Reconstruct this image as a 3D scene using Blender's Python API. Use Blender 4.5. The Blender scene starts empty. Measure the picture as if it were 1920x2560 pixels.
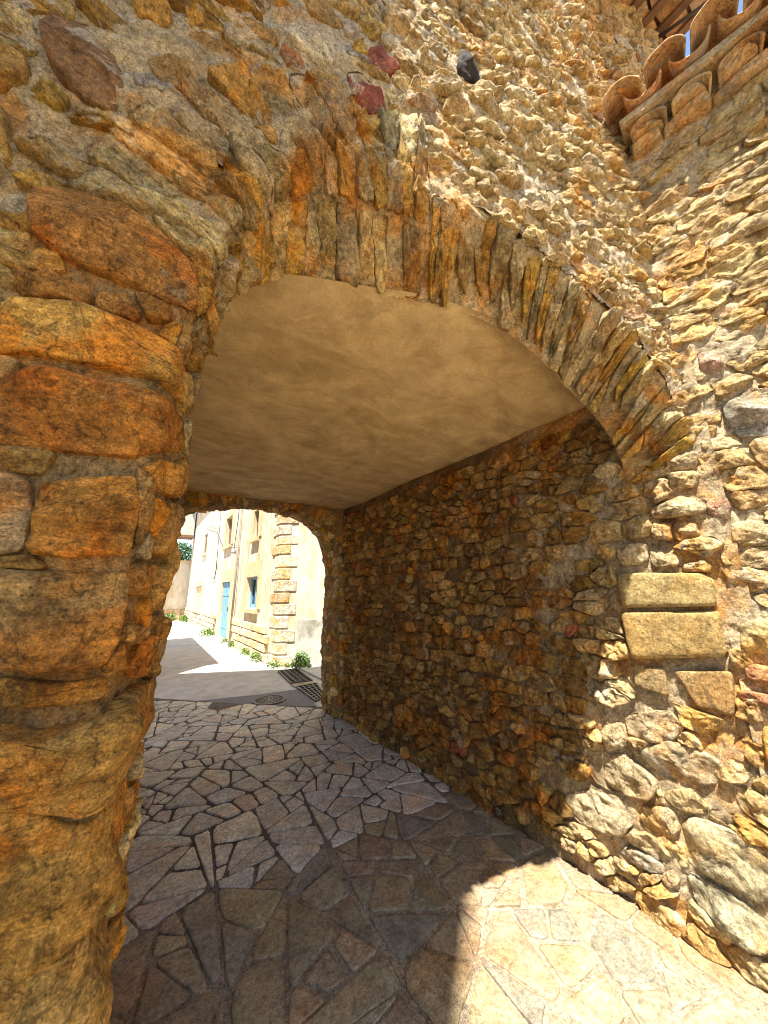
import bpy, math, random
import numpy as np
from mathutils import Vector, Matrix

# ------------------------------------------------------------------ camera, sky, sun, exposure
scene = bpy.context.scene
EYE = np.array([0.0, 0.0, 1.55])
CAM_R = np.array([[0.832081, -0.105710, 0.544488],
                  [-0.554297, -0.193727, 0.809459],
                  [-0.019914, 0.975344, 0.219792]])      # columns: right, up, forward
FOCAL = 745.0 / 2212.0                                    # focal length / picture height
cd = bpy.data.cameras.new('camera')
cd.sensor_fit = 'VERTICAL'; cd.sensor_height = 36.0; cd.sensor_width = 27.0
cd.lens = 36.0 * FOCAL
cd.clip_start = 0.02; cd.clip_end = 2000
cam = bpy.data.objects.new('camera', cd)
r_, u_, f_ = CAM_R[:, 0], CAM_R[:, 1], CAM_R[:, 2]
cam.matrix_world = Matrix(((r_[0], u_[0], -f_[0], EYE[0]), (r_[1], u_[1], -f_[1], EYE[1]),
                           (r_[2], u_[2], -f_[2], EYE[2]), (0, 0, 0, 1)))
scene.collection.objects.link(cam)
scene.camera = cam

SUN = Vector((0.31, 0.265, -1.0)).normalized()             # the way the light travels
world = bpy.data.worlds.new('World'); scene.world = world
world.use_nodes = True
wn = world.node_tree
sky = wn.nodes.new('ShaderNodeTexSky'); sky.sky_type = 'NISHITA'; sky.sun_disc = False
sky.sun_elevation = math.asin(-SUN.z); sky.sun_rotation = math.atan2(-SUN.x, -SUN.y)
sky.air_density = 1.0; sky.dust_density = 0.6; sky.ozone_density = 1.0
wn.nodes['Background'].inputs['Strength'].default_value = 0.095
wn.links.new(sky.outputs[0], wn.nodes['Background'].inputs['Color'])
sl = bpy.data.lights.new('sun', 'SUN'); sl.energy = 5.0; sl.angle = math.radians(0.53)
sl.color = (1.0, 0.955, 0.88)
so = bpy.data.objects.new('sun', sl); so.rotation_euler = SUN.to_track_quat('-Z', 'Y').to_euler()
so.location = (-4, -4, 18)
scene.collection.objects.link(so)
scene.view_settings.view_transform = 'Standard'; scene.view_settings.look = 'None'
scene.view_settings.exposure = 1.82; scene.view_settings.gamma = 1.0
scene.cycles.max_bounces = 10; scene.cycles.diffuse_bounces = 8
scene.cycles.use_denoising = True; scene.cycles.filter_width = 1.0

# ------------------------------------------------------------------ numeric helpers
rng = random.Random(7)
def _hash(ix, iy, iz):
    h = (ix.astype(np.int64) * 374761393 + iy.astype(np.int64) * 668265263 + iz.astype(np.int64) * 2147483647 * 3 + 974711) & 0xffffffff
    h = ((h ^ (h >> 13)) * 1274126177) & 0xffffffff
    h = ((h ^ (h >> 16)) * 2246822519) & 0xffffffff
    return ((h ^ (h >> 15)) & 0xffffff) / float(0xffffff) * 2 - 1
def vnoise(P):
    P = np.asarray(P, float); I = np.floor(P); F = P - I; F = F * F * (3 - 2 * F)
    x, y, z = I[..., 0], I[..., 1], I[..., 2]; a, b, c = F[..., 0], F[..., 1], F[..., 2]
    def L(i, j, k): return _hash(x + i, y + j, z + k)
    x00 = L(0,0,0)*(1-a)+L(1,0,0)*a; x10 = L(0,1,0)*(1-a)+L(1,1,0)*a
    x01 = L(0,0,1)*(1-a)+L(1,0,1)*a; x11 = L(0,1,1)*(1-a)+L(1,1,1)*a
    return (x00*(1-b)+x10*b)*(1-c)+(x01*(1-b)+x11*b)*c
def fbm(P, octs=4, gain=0.5):
    P = np.asarray(P, float); s = 0; a = 1.0; t = 0
    for i in range(octs):
        s = s + a * vnoise(P * (2.03 ** i) + 17.3 * i); t += a; a *= gain
    return s / t
def project(P):
    q = (np.asarray(P, float) - EYE) @ CAM_R
    zc = np.maximum(q[..., 2], 1e-3)
    return q[..., 0] / zc * FOCAL * 2560, -q[..., 1] / zc * FOCAL * 2560, q[..., 2]

# ------------------------------------------------------------------ object helpers
COL = scene.collection
WLOC = {}
def link(o, parent=None, loc=(0, 0, 0)):
    COL.objects.link(o); o.location = loc; WLOC[o.name] = Vector(loc)
    if parent is not None:
        o.parent = parent; o.matrix_parent_inverse = Matrix.Translation(-WLOC[parent.name])
    return o
def tag(o, label=None, cat=None, group=None, kind=None):
    for k, v in (('label', label), ('category', cat), ('group', group), ('kind', kind)):
        if v: o[k] = v
    return o
def empty(name, loc, label, cat, group=None):
    o = bpy.data.objects.new(name, None); o.empty_display_size = 0.2
    link(o, None, loc); return tag(o, label, cat, group)
def mesh_obj(name, V, F, mat, parent=None, tint=None, smooth=True, origin=None):
    V = np.asarray(V, float)
    if origin is None: origin = V.mean(0)
    me = bpy.data.meshes.new(name)
    me.from_pydata((V - np.asarray(origin)).tolist(), [], F if isinstance(F, list) else F.tolist())
    if tint is not None:
        at = me.color_attributes.new('tint', 'FLOAT_COLOR', 'POINT')
        T = np.ones((len(V), 4), np.float32); T[:, :3] = np.asarray(tint, np.float32)
        at.data.foreach_set('color', T.ravel())
    if smooth: me.polygons.foreach_set('use_smooth', [True] * len(me.polygons))
    me.materials.append(mat); me.update()
    o = bpy.data.objects.new(name, me)
    return link(o, parent, tuple(float(x) for x in origin))
class MB:
    """collects simple solids for one mesh"""
    def __init__(s): s.V = []; s.F = []
    def add(s, V, F):
        n = len(s.V); s.V += [tuple(map(float, v)) for v in V]; s.F += [tuple(i + n for i in f) for f in F]; return s
    def box(s, c, ax, ay, az):
        """centre and three half-axis vectors"""
        c, ax, ay, az = map(np.asarray, (c, ax, ay, az)); V = []
        for k in (-1, 1):
            for j in (-1, 1):
                for i in (-1, 1): V.append(c + i*ax + j*ay + k*az)
        F = [(0,2,3,1),(4,5,7,6),(0,1,5,4),(2,6,7,3),(0,4,6,2),(1,3,7,5)]
        if np.dot(np.cross(ax, ay), az) < 0: F = [f[::-1] for f in F]
        return s.add(V, F)
    def aabb(s, a, b):
        a, b = np.asarray(a, float), np.asarray(b, float); h = (b - a) / 2
        return s.box((a + b) / 2, (h[0],0,0), (0,h[1],0), (0,0,h[2]))
    def tube(s, pts, rad, n=8):
        pts = [np.asarray(p, float) for p in pts]; m = len(pts); V = []
        for i, p in enumerate(pts):
            t = pts[min(i+1, m-1)] - pts[max(i-1, 0)]; t /= np.linalg.norm(t)
            a = np.cross(t, (0, 0, 1)); 
            if np.linalg.norm(a) < 1e-3: a = np.array((1., 0, 0))
            a /= np.linalg.norm(a); b = np.cross(t, a)
            rr = rad[i] if hasattr(rad, '__len__') else rad
            for k in range(n):
                w = 2*math.pi*k/n; V.append(p + rr*(math.cos(w)*a + math.sin(w)*b))
        F = [(i*n+k, i*n+(k+1) % n, (i+1)*n+(k+1) % n, (i+1)*n+k) for i in range(m-1) for k in range(n)]
        F += [tuple(range(n))[::-1], tuple((m-1)*n + k for k in range(n))]
        return s.add(V, F)
    def build(s, name, mat, parent=None, smooth=False, tint=None, origin=None):
        return mesh_obj(name, s.V, s.F, mat, parent, tint, smooth, origin)

# ------------------------------------------------------------------ materials
def new_mat(name):
    m = bpy.data.materials.new(name); m.use_nodes = True
    return m, m.node_tree, m.node_tree.nodes['Principled BSDF']
class NT:
    def __init__(s, nt): s.nt = nt
    def n(s, kind, **kw):
        x = s.nt.nodes.new(kind)
        for k, v in kw.items():
            if k in x.inputs.keys(): x.inputs[k].default_value = v
            else: setattr(x, k, v)
        return x
    def l(s, a, b): s.nt.links.new(a, b)
    def pos(s): return s.n('ShaderNodeNewGeometry').outputs['Position']
    def mapped(s, vec, scale):
        m = s.n('ShaderNodeMapping'); m.inputs['Scale'].default_value = scale; s.l(vec, m.inputs['Vector']); return m.outputs[0]
    def noise(s, vec, scale, detail=6, rough=0.6, dist=0.0):
        x = s.n('ShaderNodeTexNoise'); x.inputs['Scale'].default_value = scale; x.inputs['Detail'].default_value = detail
        x.inputs['Roughness'].default_value = rough; x.inputs['Distortion'].default_value = dist; s.l(vec, x.inputs['Vector']); return x
    def ramp(s, fac, stops):
        r = s.n('ShaderNodeValToRGB'); cr = r.color_ramp
        while len(cr.elements) < len(stops): cr.elements.new(0.5)
        for e, (p, c) in zip(cr.elements, stops):
            e.position = p; e.color = (c, c, c, 1) if not hasattr(c, '__len__') else (*c, 1)
        s.l(fac, r.inputs[0]); return r.outputs[0]
    def mix(s, mode, fac, a, b):
        m = s.n('ShaderNodeMix', data_type='RGBA', blend_type=mode)
        for sock, v in ((m.inputs[0], fac), (m.inputs[6], a), (m.inputs[7], b)):
            if hasattr(v, 'default_value') or hasattr(v, 'is_linked'): s.l(v, sock)
            elif hasattr(v, '__len__'): sock.default_value = (*v, 1)
            else: sock.default_value = v
        return m.outputs[2]
    def bump(s, h, strength, dist, prev=None):
        b = s.n('ShaderNodeBump'); b.inputs['Strength'].default_value = strength; b.inputs['Distance'].default_value = dist
        s.l(h, b.inputs['Height'])
        if prev is not None: s.l(prev, b.inputs['Normal'])
        return b.outputs[0]
def mat_stone(name, base=None, smear=(0.42, 0.35, 0.26), smear_lo=0.60, rust=(1.18, 0.80, 0.42), strata=0.35,
              bumps=((14, 0.8, 0.03), (55, 1.0, 0.018), (240, 0.9, 0.004)), rough=0.9, contrast=(0.45, 1.45), pits=0.75, spec=0.25, cracks=0.45):
    m, nt, bs = new_mat(name); k = NT(nt); p = k.pos()
    if base is None:
        at = k.n('ShaderNodeAttribute'); at.attribute_name = 'tint'; col = at.outputs['Color']
    else:
        rgb = k.n('ShaderNodeRGB'); rgb.outputs[0].default_value = (*base, 1); col = rgb.outputs[0]
    n1 = k.noise(p, 9, 8, 0.65, 0.3); n2 = k.noise(p, 55, 6, 0.7); n3 = k.noise(p, 4.0, 5, 0.6, 0.5)
    ps = k.mapped(p, (3, 3, 22)); n4 = k.noise(ps, 4, 6, 0.65, 0.8)
    lo, hi = contrast
    col = k.mix('MULTIPLY', 1.0, col, k.ramp(n1.outputs[0], [(0.30, lo), (0.5, 1.0), (0.70, hi)]))
    col = k.mix('MULTIPLY', 0.9, col, k.ramp(n2.outputs[0], [(0.30, 0.4), (0.5, 1.0), (0.70, 1.5)]))
    if strata: col = k.mix('MULTIPLY', strata, col, k.ramp(n4.outputs[0], [(0.33, 0.45), (0.5, 1.0), (0.66, 1.5)]))
    rr = k.ramp(n3.outputs[0], [(0.50, 0.0), (0.62, 1.0)])
    col = k.mix('MIX', rr, col, k.mix('MULTIPLY', 1.0, col, rust))
    if smear:
        n5 = k.noise(p, 6.5, 9, 0.7, 0.6)
        sm = k.ramp(n5.outputs[0], [(smear_lo, 0.0), (smear_lo + 0.05, 0.75)])
        col = k.mix('MIX', sm, col, smear)
    n7 = k.noise(p, 5.5, 4, 0.55, 1.2)
    col = k.mix('MULTIPLY', cracks, col, k.ramp(n7.outputs[0], [(0.475, 1.0), (0.497, 0.25), (0.503, 0.25), (0.525, 1.0)]))
    n8 = k.noise(p, 210, 3, 0.6)
    col = k.mix('MULTIPLY', 0.6, col, k.ramp(n8.outputs[0], [(0.34, 0.45), (0.5, 1.0), (0.66, 1.6)]))
    n6 = k.noise(p, 130, 4, 0.65)
    col = k.mix('MULTIPLY', pits, col, k.ramp(n6.outputs[0], [(0.30, 0.12), (0.42, 1.0)]))
    k.l(col, bs.inputs['Base Color']); bs.inputs['Roughness'].default_value = rough
    bs.inputs['Specular IOR Level'].default_value = spec
    nrm = None
    for sc, st, d in bumps:
        nrm = k.bump(k.noise(p, sc, 8, 0.65, 0.2).outputs[0], st, d, nrm)
    k.l(nrm, bs.inputs['Normal'])
    return m
def mat_plain(name, col, var=0.25, scale=8, rough=0.8, bump=0.3, bdist=0.004, spec=0.3, metallic=0.0, stain=None, stain_lo=0.55, stain_scale=2.0, stretch=(1, 1, 1), tint=False, soft=0.16, crack=0.0):
    m, nt, bs = new_mat(name); k = NT(nt); p = k.pos()
    n1 = k.noise(p, scale, 7, 0.65, 0.3)
    if tint:
        at = k.n('ShaderNodeAttribute'); at.attribute_name = 'tint'; base = at.outputs['Color']
    else: base = col
    c = k.mix('MULTIPLY', 1.0, base, k.ramp(n1.outputs[0], [(0.3, 1 - var), (0.5, 1.0), (0.7, 1 + var)]))
    if stain:
        n2 = k.noise(k.mapped(p, stretch), stain_scale, 8, 0.68, 0.6)
        c = k.mix('MIX', k.ramp(n2.outputs[0], [(stain_lo, 0.0), (stain_lo + soft, 0.8)]), c, stain)
    if crack:
        nc = k.noise(p, 1.7, 5, 0.55, 1.0)
        c = k.mix('MULTIPLY', crack, c, k.ramp(nc.outputs[0], [(0.490, 1.0), (0.499, 0.3), (0.501, 0.3), (0.510, 1.0)]))
    n9 = k.noise(p, 90, 5, 0.7)
    c = k.mix('MULTIPLY', 0.6, c, k.ramp(n9.outputs[0], [(0.3, 1 - var), (0.5, 1.0), (0.7, 1 + var)]))
    k.l(c, bs.inputs['Base Color']); bs.inputs['Roughness'].default_value = rough
    bs.inputs['Specular IOR Level'].default_value = spec; bs.inputs['Metallic'].default_value = metallic
    if bump:
        nrm = k.bump(k.noise(p, scale * 6, 8, 0.65).outputs[0], bump, bdist)
        k.l(nrm, bs.inputs['Normal'])
    return m
M = {}
M['stone'] = mat_stone('weathered_sandstone')
M['pale'] = mat_stone('sunlit_wall_sandstone', smear=(0.62, 0.53, 0.36), smear_lo=0.57, rust=(1.10, 0.86, 0.55), contrast=(0.55, 1.3))  # paler copy of the stone for sunlit walls, sunlight put into its colour
M['pier'] = mat_stone('eroded_sandstone', strata=0.5, smear_lo=0.66, smear=(0.40, 0.27, 0.13), bumps=((10, 0.7, 0.05), (45, 1.0, 0.022), (190, 1.0, 0.005)), pits=0.85, cracks=0.6)
M['block'] = mat_stone('tooled_sandstone', strata=0.1, smear=None, contrast=(0.75, 1.25), rust=(1.05, 0.93, 0.78), bumps=((60, 1.0, 0.035), (200, 1.0, 0.006)), pits=0.6)
M['mortar'] = mat_stone('lime_mortar', base=(0.48, 0.38, 0.23), smear=(0.57, 0.49, 0.35), smear_lo=0.57, strata=0.0, rust=(1.15, 0.85, 0.6),
                        bumps=((18, 0.8, 0.03), (80, 0.9, 0.012), (300, 0.8, 0.003)), contrast=(0.62, 1.3))
M['mortar_dark'] = mat_stone('passage_mortar', smear=(0.30, 0.22, 0.12), smear_lo=0.64, strata=0.0,
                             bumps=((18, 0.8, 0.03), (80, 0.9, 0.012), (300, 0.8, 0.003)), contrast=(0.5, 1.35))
M['mortar_ochre'] = mat_stone('ochre_mortar', smear=(0.42, 0.33, 0.21), smear_lo=0.62, strata=0.0,
                              bumps=((18, 0.8, 0.03), (80, 0.9, 0.012), (300, 0.8, 0.003)), contrast=(0.55, 1.35))
M['ceiling'] = mat_plain('ceiling_plaster', (0.58, 0.43, 0.22), 0.24, 6.0, 0.9, 0.6, 0.008, stain=(0.33, 0.215, 0.09), stain_lo=0.45, stain_scale=2.8, stretch=(1.0, 1.9, 1), soft=0.26, crack=0.10)
M['paving'] = mat_stone('paving_flag', smear=None, strata=0.0, contrast=(0.66, 1.3), rust=(1.10, 0.93, 0.78), pits=0.3, rough=0.6, spec=0.35, cracks=0.25,
                        bumps=((20, 0.35, 0.012), (110, 0.4, 0.004)))
M['bed'] = mat_stone('paving_joint_mortar', smear=None, strata=0.0, contrast=(0.6, 1.35), rust=(1.1, 0.95, 0.85), pits=0.8, rough=0.9,
                     bumps=((60, 0.8, 0.012), (240, 0.9, 0.004)))
M['road'] = mat_plain('worn_concrete', (0.47, 0.44, 0.39), 0.22, 4, 0.75, 0.4, 0.004, stain=(0.33, 0.30, 0.26), stain_scale=0.9)
M['asphalt'] = mat_plain('asphalt_patch', (0.17, 0.165, 0.16), 0.25, 20, 0.8, 0.6, 0.006)
M['earth'] = mat_plain('dry_earth', (0.26, 0.20, 0.13), 0.3, 2, 0.95, 0.5, 0.02)
M['terracotta'] = mat_stone('terracotta_tile', smear=(0.30, 0.26, 0.19), smear_lo=0.54, strata=0.0, rust=(1.1, 0.85, 0.6), contrast=(0.6, 1.3), bumps=((30, 0.5, 0.01), (140, 0.6, 0.003)))
M['plaster'] = mat_plain('pale_render', (0.60, 0.53, 0.41), 0.12, 3, 0.9, 0.4, 0.006, stain=(0.42, 0.30, 0.15), stain_lo=0.47, stain_scale=2.2, stretch=(1.2, 1.2, 0.5))
M['grey_render'] = mat_plain('damp_cement_render', (0.44, 0.42, 0.36), 0.25, 5, 0.9, 0.4, 0.006, stain=(0.17, 0.165, 0.11), stain_lo=0.50, stain_scale=2.4, stretch=(1.2, 1.2, 0.7))
M['surround'] = mat_plain('dressed_surround', (0.56, 0.43, 0.25), 0.2, 7, 0.9, 0.4, 0.006, stain=(0.40, 0.26, 0.11), stain_lo=0.55)
M['blue'] = mat_plain('blue_paint', (0.16, 0.34, 0.50), 0.18, 6, 0.6, 0.2, 0.002)
M['glass'] = mat_plain('dark_pane', (0.03, 0.03, 0.035), 0.1, 3, 0.12, 0, 0, spec=0.5)
M['dark'] = mat_plain('dark_room', (0.07, 0.05, 0.04), 0.2, 3, 0.9, 0)
M['metal'] = mat_plain('cast_iron', (0.13, 0.12, 0.115), 0.25, 30, 0.5, 0.3, 0.002, metallic=0.6)
M['pipe'] = mat_plain('painted_pipe', (0.30, 0.26, 0.22), 0.2, 10, 0.6, 0.1, 0.002)
M['cable'] = mat_plain('cable_rubber', (0.05, 0.045, 0.04), 0.1, 10, 0.6, 0)
M['wood'] = mat_plain('old_wood', (0.16, 0.09, 0.045), 0.3, 12, 0.85, 0.5, 0.006, stretch=(1, 1, 6))
M['leaf'] = mat_plain('leaf_green', (0.09, 0.17, 0.025), 0.4, 5, 0.6, 0)
M['leaf2'] = mat_plain('tree_leaf', (0.05, 0.11, 0.03), 0.4, 3, 0.6, 0)
M['bark'] = mat_plain('bark', (0.12, 0.085, 0.05), 0.3, 12, 0.9, 0.6, 0.01)

# ------------------------------------------------------------------ stone-laying helpers
def clip(poly, a, b, c):
    """keep a*x + b*y <= c"""
    out = []; n = len(poly)
    for i in range(n):
        p, q = poly[i], poly[(i+1) % n]; dp = a*p[0]+b*p[1]-c; dq = a*q[0]+b*q[1]-c
        if dp <= 0: out.append(p)
        if (dp < 0 < dq) or (dq < 0 < dp):
            t = dp/(dp-dq); out.append((p[0]+t*(q[0]-p[0]), p[1]+t*(q[1]-p[1])))
    return out
def area(P):
    return 0.5*sum(P[i][0]*P[(i+1) % len(P)][1]-P[(i+1) % len(P)][0]*P[i][1] for i in range(len(P)))
def centroid(P):
    return np.mean(np.asarray(P), 0)
def course_seeds(x0, x1, y0, y1, w, h, R, jit=0.28, var=0.45):
    """seeds of coursed rubble: rows of uneven height, stones of uneven length"""
    S = []; y = y0
    while y < y1:
        hh = h*R.uniform(1-var, 1+var); x = x0 - R.uniform(0, w)
        while x < x1 + w:
            ww = w*R.uniform(1-var, 1+var*1.3)
            S.append((x+ww/2+R.uniform(-jit, jit)*w*0.5, y+hh/2+R.uniform(-jit, jit)*h)); x += ww
        y += hh
    return S
def cells(seeds, aspect, bounds, holes=(), keep=None, cuts=None):
    """Voronoi cells in a space stretched by aspect, clipped by bounds, hand-laid stones (convex holes)"""
    x0, x1, y0, y1 = bounds
    P = np.array([(s[0]/aspect, s[1]) for s in seeds]); out = []
    for i, s in enumerate(seeds):
        if not (x0 <= s[0] <= x1 and y0 <= s[1] <= y1): continue
        if keep and not keep(*s): continue
        bad = False; planes = []
        for H, A in holes:
            if abs(s[0]-H[:, 0].mean()) > 0.9 or abs(s[1]-H[:, 1].mean()) > 0.9: continue
            E = np.roll(H, -1, 0)-H; Nn = np.stack([E[:, 1], -E[:, 0]], 1); Nn /= np.linalg.norm(Nn, axis=1)[:, None]
            d = ((np.array(s)-H)*Nn).sum(1); j = int(d.argmax())
            if d[j] < 0.012: bad = True; break
            planes.append((-Nn[j, 0], -Nn[j, 1], -(Nn[j]@H[j])))
        if bad: continue
        D = ((P-P[i])**2).sum(1); idx = np.argsort(D)[1:22]
        q = P[i]; R0 = math.sqrt(D[idx[-1]])
        poly = [(q[0]-R0, q[1]-R0), (q[0]+R0, q[1]-R0), (q[0]+R0, q[1]+R0), (q[0]-R0, q[1]+R0)]
        for j in idx:
            d = P[j]-q; poly = clip(poly, d[0], d[1], d@(P[j]+q)/2)
            if len(poly) < 3: break
        if len(poly) < 3: continue
        poly = [(x*aspect, y) for x, y in poly]
        for a, b, c in ((1,0,x1), (-1,0,-x0), (0,1,y1), (0,-1,-y0)): 
            poly = clip(poly, a, b, c) if len(poly) > 2 else poly
        for a, b, c in planes + (cuts(*s) if cuts else []):
            poly = clip(poly, a, b, c) if len(poly) > 2 else poly
        if len(poly) > 2 and abs(area(poly)) > 2e-4: out.append(poly)
    return out
def outline(poly, gap, N, R, jag=0.06, rounds=2, cut=0.2):
    P = np.asarray(poly, float)
    if area(poly) < 0: P = P[::-1]
    c = P.mean(0); d = np.linalg.norm(P-c, axis=1)[:, None]
    P = c+(P-c)*np.clip(1-gap/np.maximum(d*0.75, 1e-4), 0.3, 1)
    for _ in range(rounds):
        Q = np.roll(P, -1, 0); P = np.stack([P*(1-cut)+Q*cut, P*cut+Q*(1-cut)], 1).reshape(-1, 2)
    C = np.vstack([P, P[:1]]); L = np.r_[0, np.cumsum(np.linalg.norm(np.diff(C, axis=0), axis=1))]
    t = np.linspace(0, L[-1], N, endpoint=False); P = np.stack([np.interp(t, L, C[:, 0]), np.interp(t, L, C[:, 1])], 1)
    if jag:
        sz = math.sqrt(abs(area(poly))); ph = R.uniform(0, 99)
        k = fbm(np.stack([P[:, 0]/sz*4.5+ph, P[:, 1]/sz*4.5, np.full(N, ph)], 1), 4, 0.65)
        c = P.mean(0); P = c+(P-c)*(1+jag*2.2*k[:, None])
    return P
RING_A = ((1.03, None), (1.0, 0.0), (0.98, 0.6), (0.92, 0.9), (0.74, 1.0), (0.48, 1.0), (0.2, 1.0))
RING_B = ((1.02, None), (1.0, 0.0), (0.985, 0.4), (0.955, 0.72), (0.90, 0.88), (0.82, 0.95), (0.73, 0.98), (0.63, 1.0), (0.52, 1.0), (0.41, 1.0), (0.3, 1.0), (0.2, 1.0), (0.1, 1.0))
RING_C = ((1.03, None), (1.0, 0.0), (0.985, 0.55), (0.95, 0.85), (0.86, 1.0), (0.72, 1.0), (0.56, 1.0), (0.38, 1.0), (0.2, 1.0))
RING_F = ((1.0, None), (1.0, 0.75), (0.985, 1.0), (0.8, 1.0), (0.45, 1.0))
def stone(S, poly, h, R, N=18, rings=RING_A, gap=0.008, rough=0.22, jag=0.06, tilt=0.18, depth=0.03, freq=1.0, strata=0.0, rounds=1, cut=0.16, facets=4):
    """one laid stone on surface S(u, v, w): outline sunk in the bed, rough domed face"""
    P = outline(poly, gap, N, R, jag, rounds, cut); c = P.mean(0); sz = math.sqrt(max(abs(area(P.tolist())), 1e-5))
    U = []; K = []
    for k, f in rings:
        U.append(c+(P-c)*k); K.append(np.full(N, -1.0 if f is None else f))
    U.append(c[None]); K.append(np.ones(1)); U = np.vstack(U); K = np.concatenate(K)
    base = S(U[:, 0], U[:, 1], np.zeros(len(U)))
    o = R.uniform(0, 500)
    nz = fbm(base*(2.2*freq/max(sz, 0.02))+o, 5, 0.62)
    top = np.full(len(U), h)
    for _ in range(facets):
        a = R.uniform(0, 6.283); sl = R.uniform(0.15, 0.6)*min(1.0, h/(0.22*sz)+0.2)
        top = np.minimum(top, h*R.uniform(0.75, 1.15)-sl*((U[:, 0]-c[0])*math.cos(a)+(U[:, 1]-c[1])*math.sin(a)-R.uniform(-.1, .25)*sz))
    w = np.where(K > 0, K*np.maximum(top, h*0.15), K*h)
    amp = rough*min(sz, 0.2)
    w = w + np.where(K > 0.3, nz*amp, nz*amp*0.25)
    if strata: w = w + np.where(K > 0.3, fbm(base*np.array((5, 5, 42))+o, 3)*strata, 0)
    tx, ty = R.gauss(0, tilt), R.gauss(0, tilt)
    w = w + np.where(K > 0.3, (tx*(U[:, 0]-c[0])+ty*(U[:, 1]-c[1]))*0.5, 0)
    w = np.where(K < 0, -depth, w)
    V = S(U[:, 0], U[:, 1], w); nr = len(rings); F = []
    for a in range(nr-1):
        for i in range(N):
            j = (i+1) % N; F.append((a*N+i, a*N+j, (a+1)*N+j, (a+1)*N+i))
    F += [((nr-1)*N+i, (nr-1)*N+(i+1) % N, nr*N) for i in range(N)]
    return V, F
def lay(items, name, parent, mat, stuff_name, limit=290, flip=False):
    """items: (V, F, tint): the ones that show largest become objects, the rest one joined part"""
    sc = []
    for V, F, t in items:
        x, y, z = project(V)
        ok = (z > 0.1); a = 0
        if ok.all():
            cx, cy = x.mean(), y.mean()
            a = (x.max()-x.min())*(y.max()-y.min())
            if abs(cx) > 1050 or abs(cy) > 1380: a *= 0.001
        sc.append(a)
    order = sorted(range(len(items)), key=lambda i: -sc[i]); made = []
    for i in order[:limit]:
        V, F, t = items[i]
        if flip: F = [f[::-1] for f in F]
        made.append(mesh_obj(name, V, F, mat, parent, t))
    rest = order[limit:]
    if rest:
        Vs = []; Fs = []; Ts = []; n = 0
        for i in rest:
            V, F, t = items[i]; Vs.append(V)
            Fs += [tuple(q+n for q in (f[::-1] if flip else f)) for f in F]; Ts.append(np.tile(np.asarray(t, float), (len(V), 1))); n += len(V)
        o = mesh_obj(stuff_name, np.vstack(Vs), Fs, mat, parent, np.vstack(Ts)); o['kind'] = 'stuff'; made.append(o)
    return made
def sheet(name, S, us, vs, wfun, mat, parent=None, mask=None, tint=None, flip=False, origin=None):
    U, Vv = np.meshgrid(us, vs, indexing='ij'); u = U.ravel(); v = Vv.ravel()
    base = S(u, v, np.zeros(len(u))); P = S(u, v, wfun(base, u, v)); nu, nv = len(us), len(vs)
    I = np.arange(nu*nv).reshape(nu, nv)
    Q = np.stack([I[:-1, :-1], I[1:, :-1], I[1:, 1:], I[:-1, 1:]], -1).reshape(-1, 4)
    if mask is not None:
        m = mask(u, v); Q = Q[m[Q].all(1)]
    if flip: Q = Q[:, ::-1]
    used = np.unique(Q); re = np.full(nu*nv, -1); re[used] = np.arange(len(used))
    tt = tint(base[used]) if callable(tint) else tint
    return mesh_obj(name, P[used], re[Q].tolist(), mat, parent, tt, True, origin)
def shade(c, R, v=0.22, hue=0.035):
    k = R.uniform(1-v, 1+v); return tuple(max(0.01, x*k*(1+R.uniform(-hue, hue))) for x in c)
OCHRE = [(.54,.34,.095), (.50,.30,.07), (.57,.40,.15), (.46,.27,.065), (.42,.235,.055), (.59,.44,.20), (.52,.31,.06), (.38,.25,.095), (.54,.38,.15), (.48,.26,.055)]
BROWN = [(.36,.205,.055), (.29,.16,.04), (.40,.245,.075), (.25,.14,.042), (.46,.28,.08), (.33,.175,.04), (.36,.225,.08)]
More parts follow.
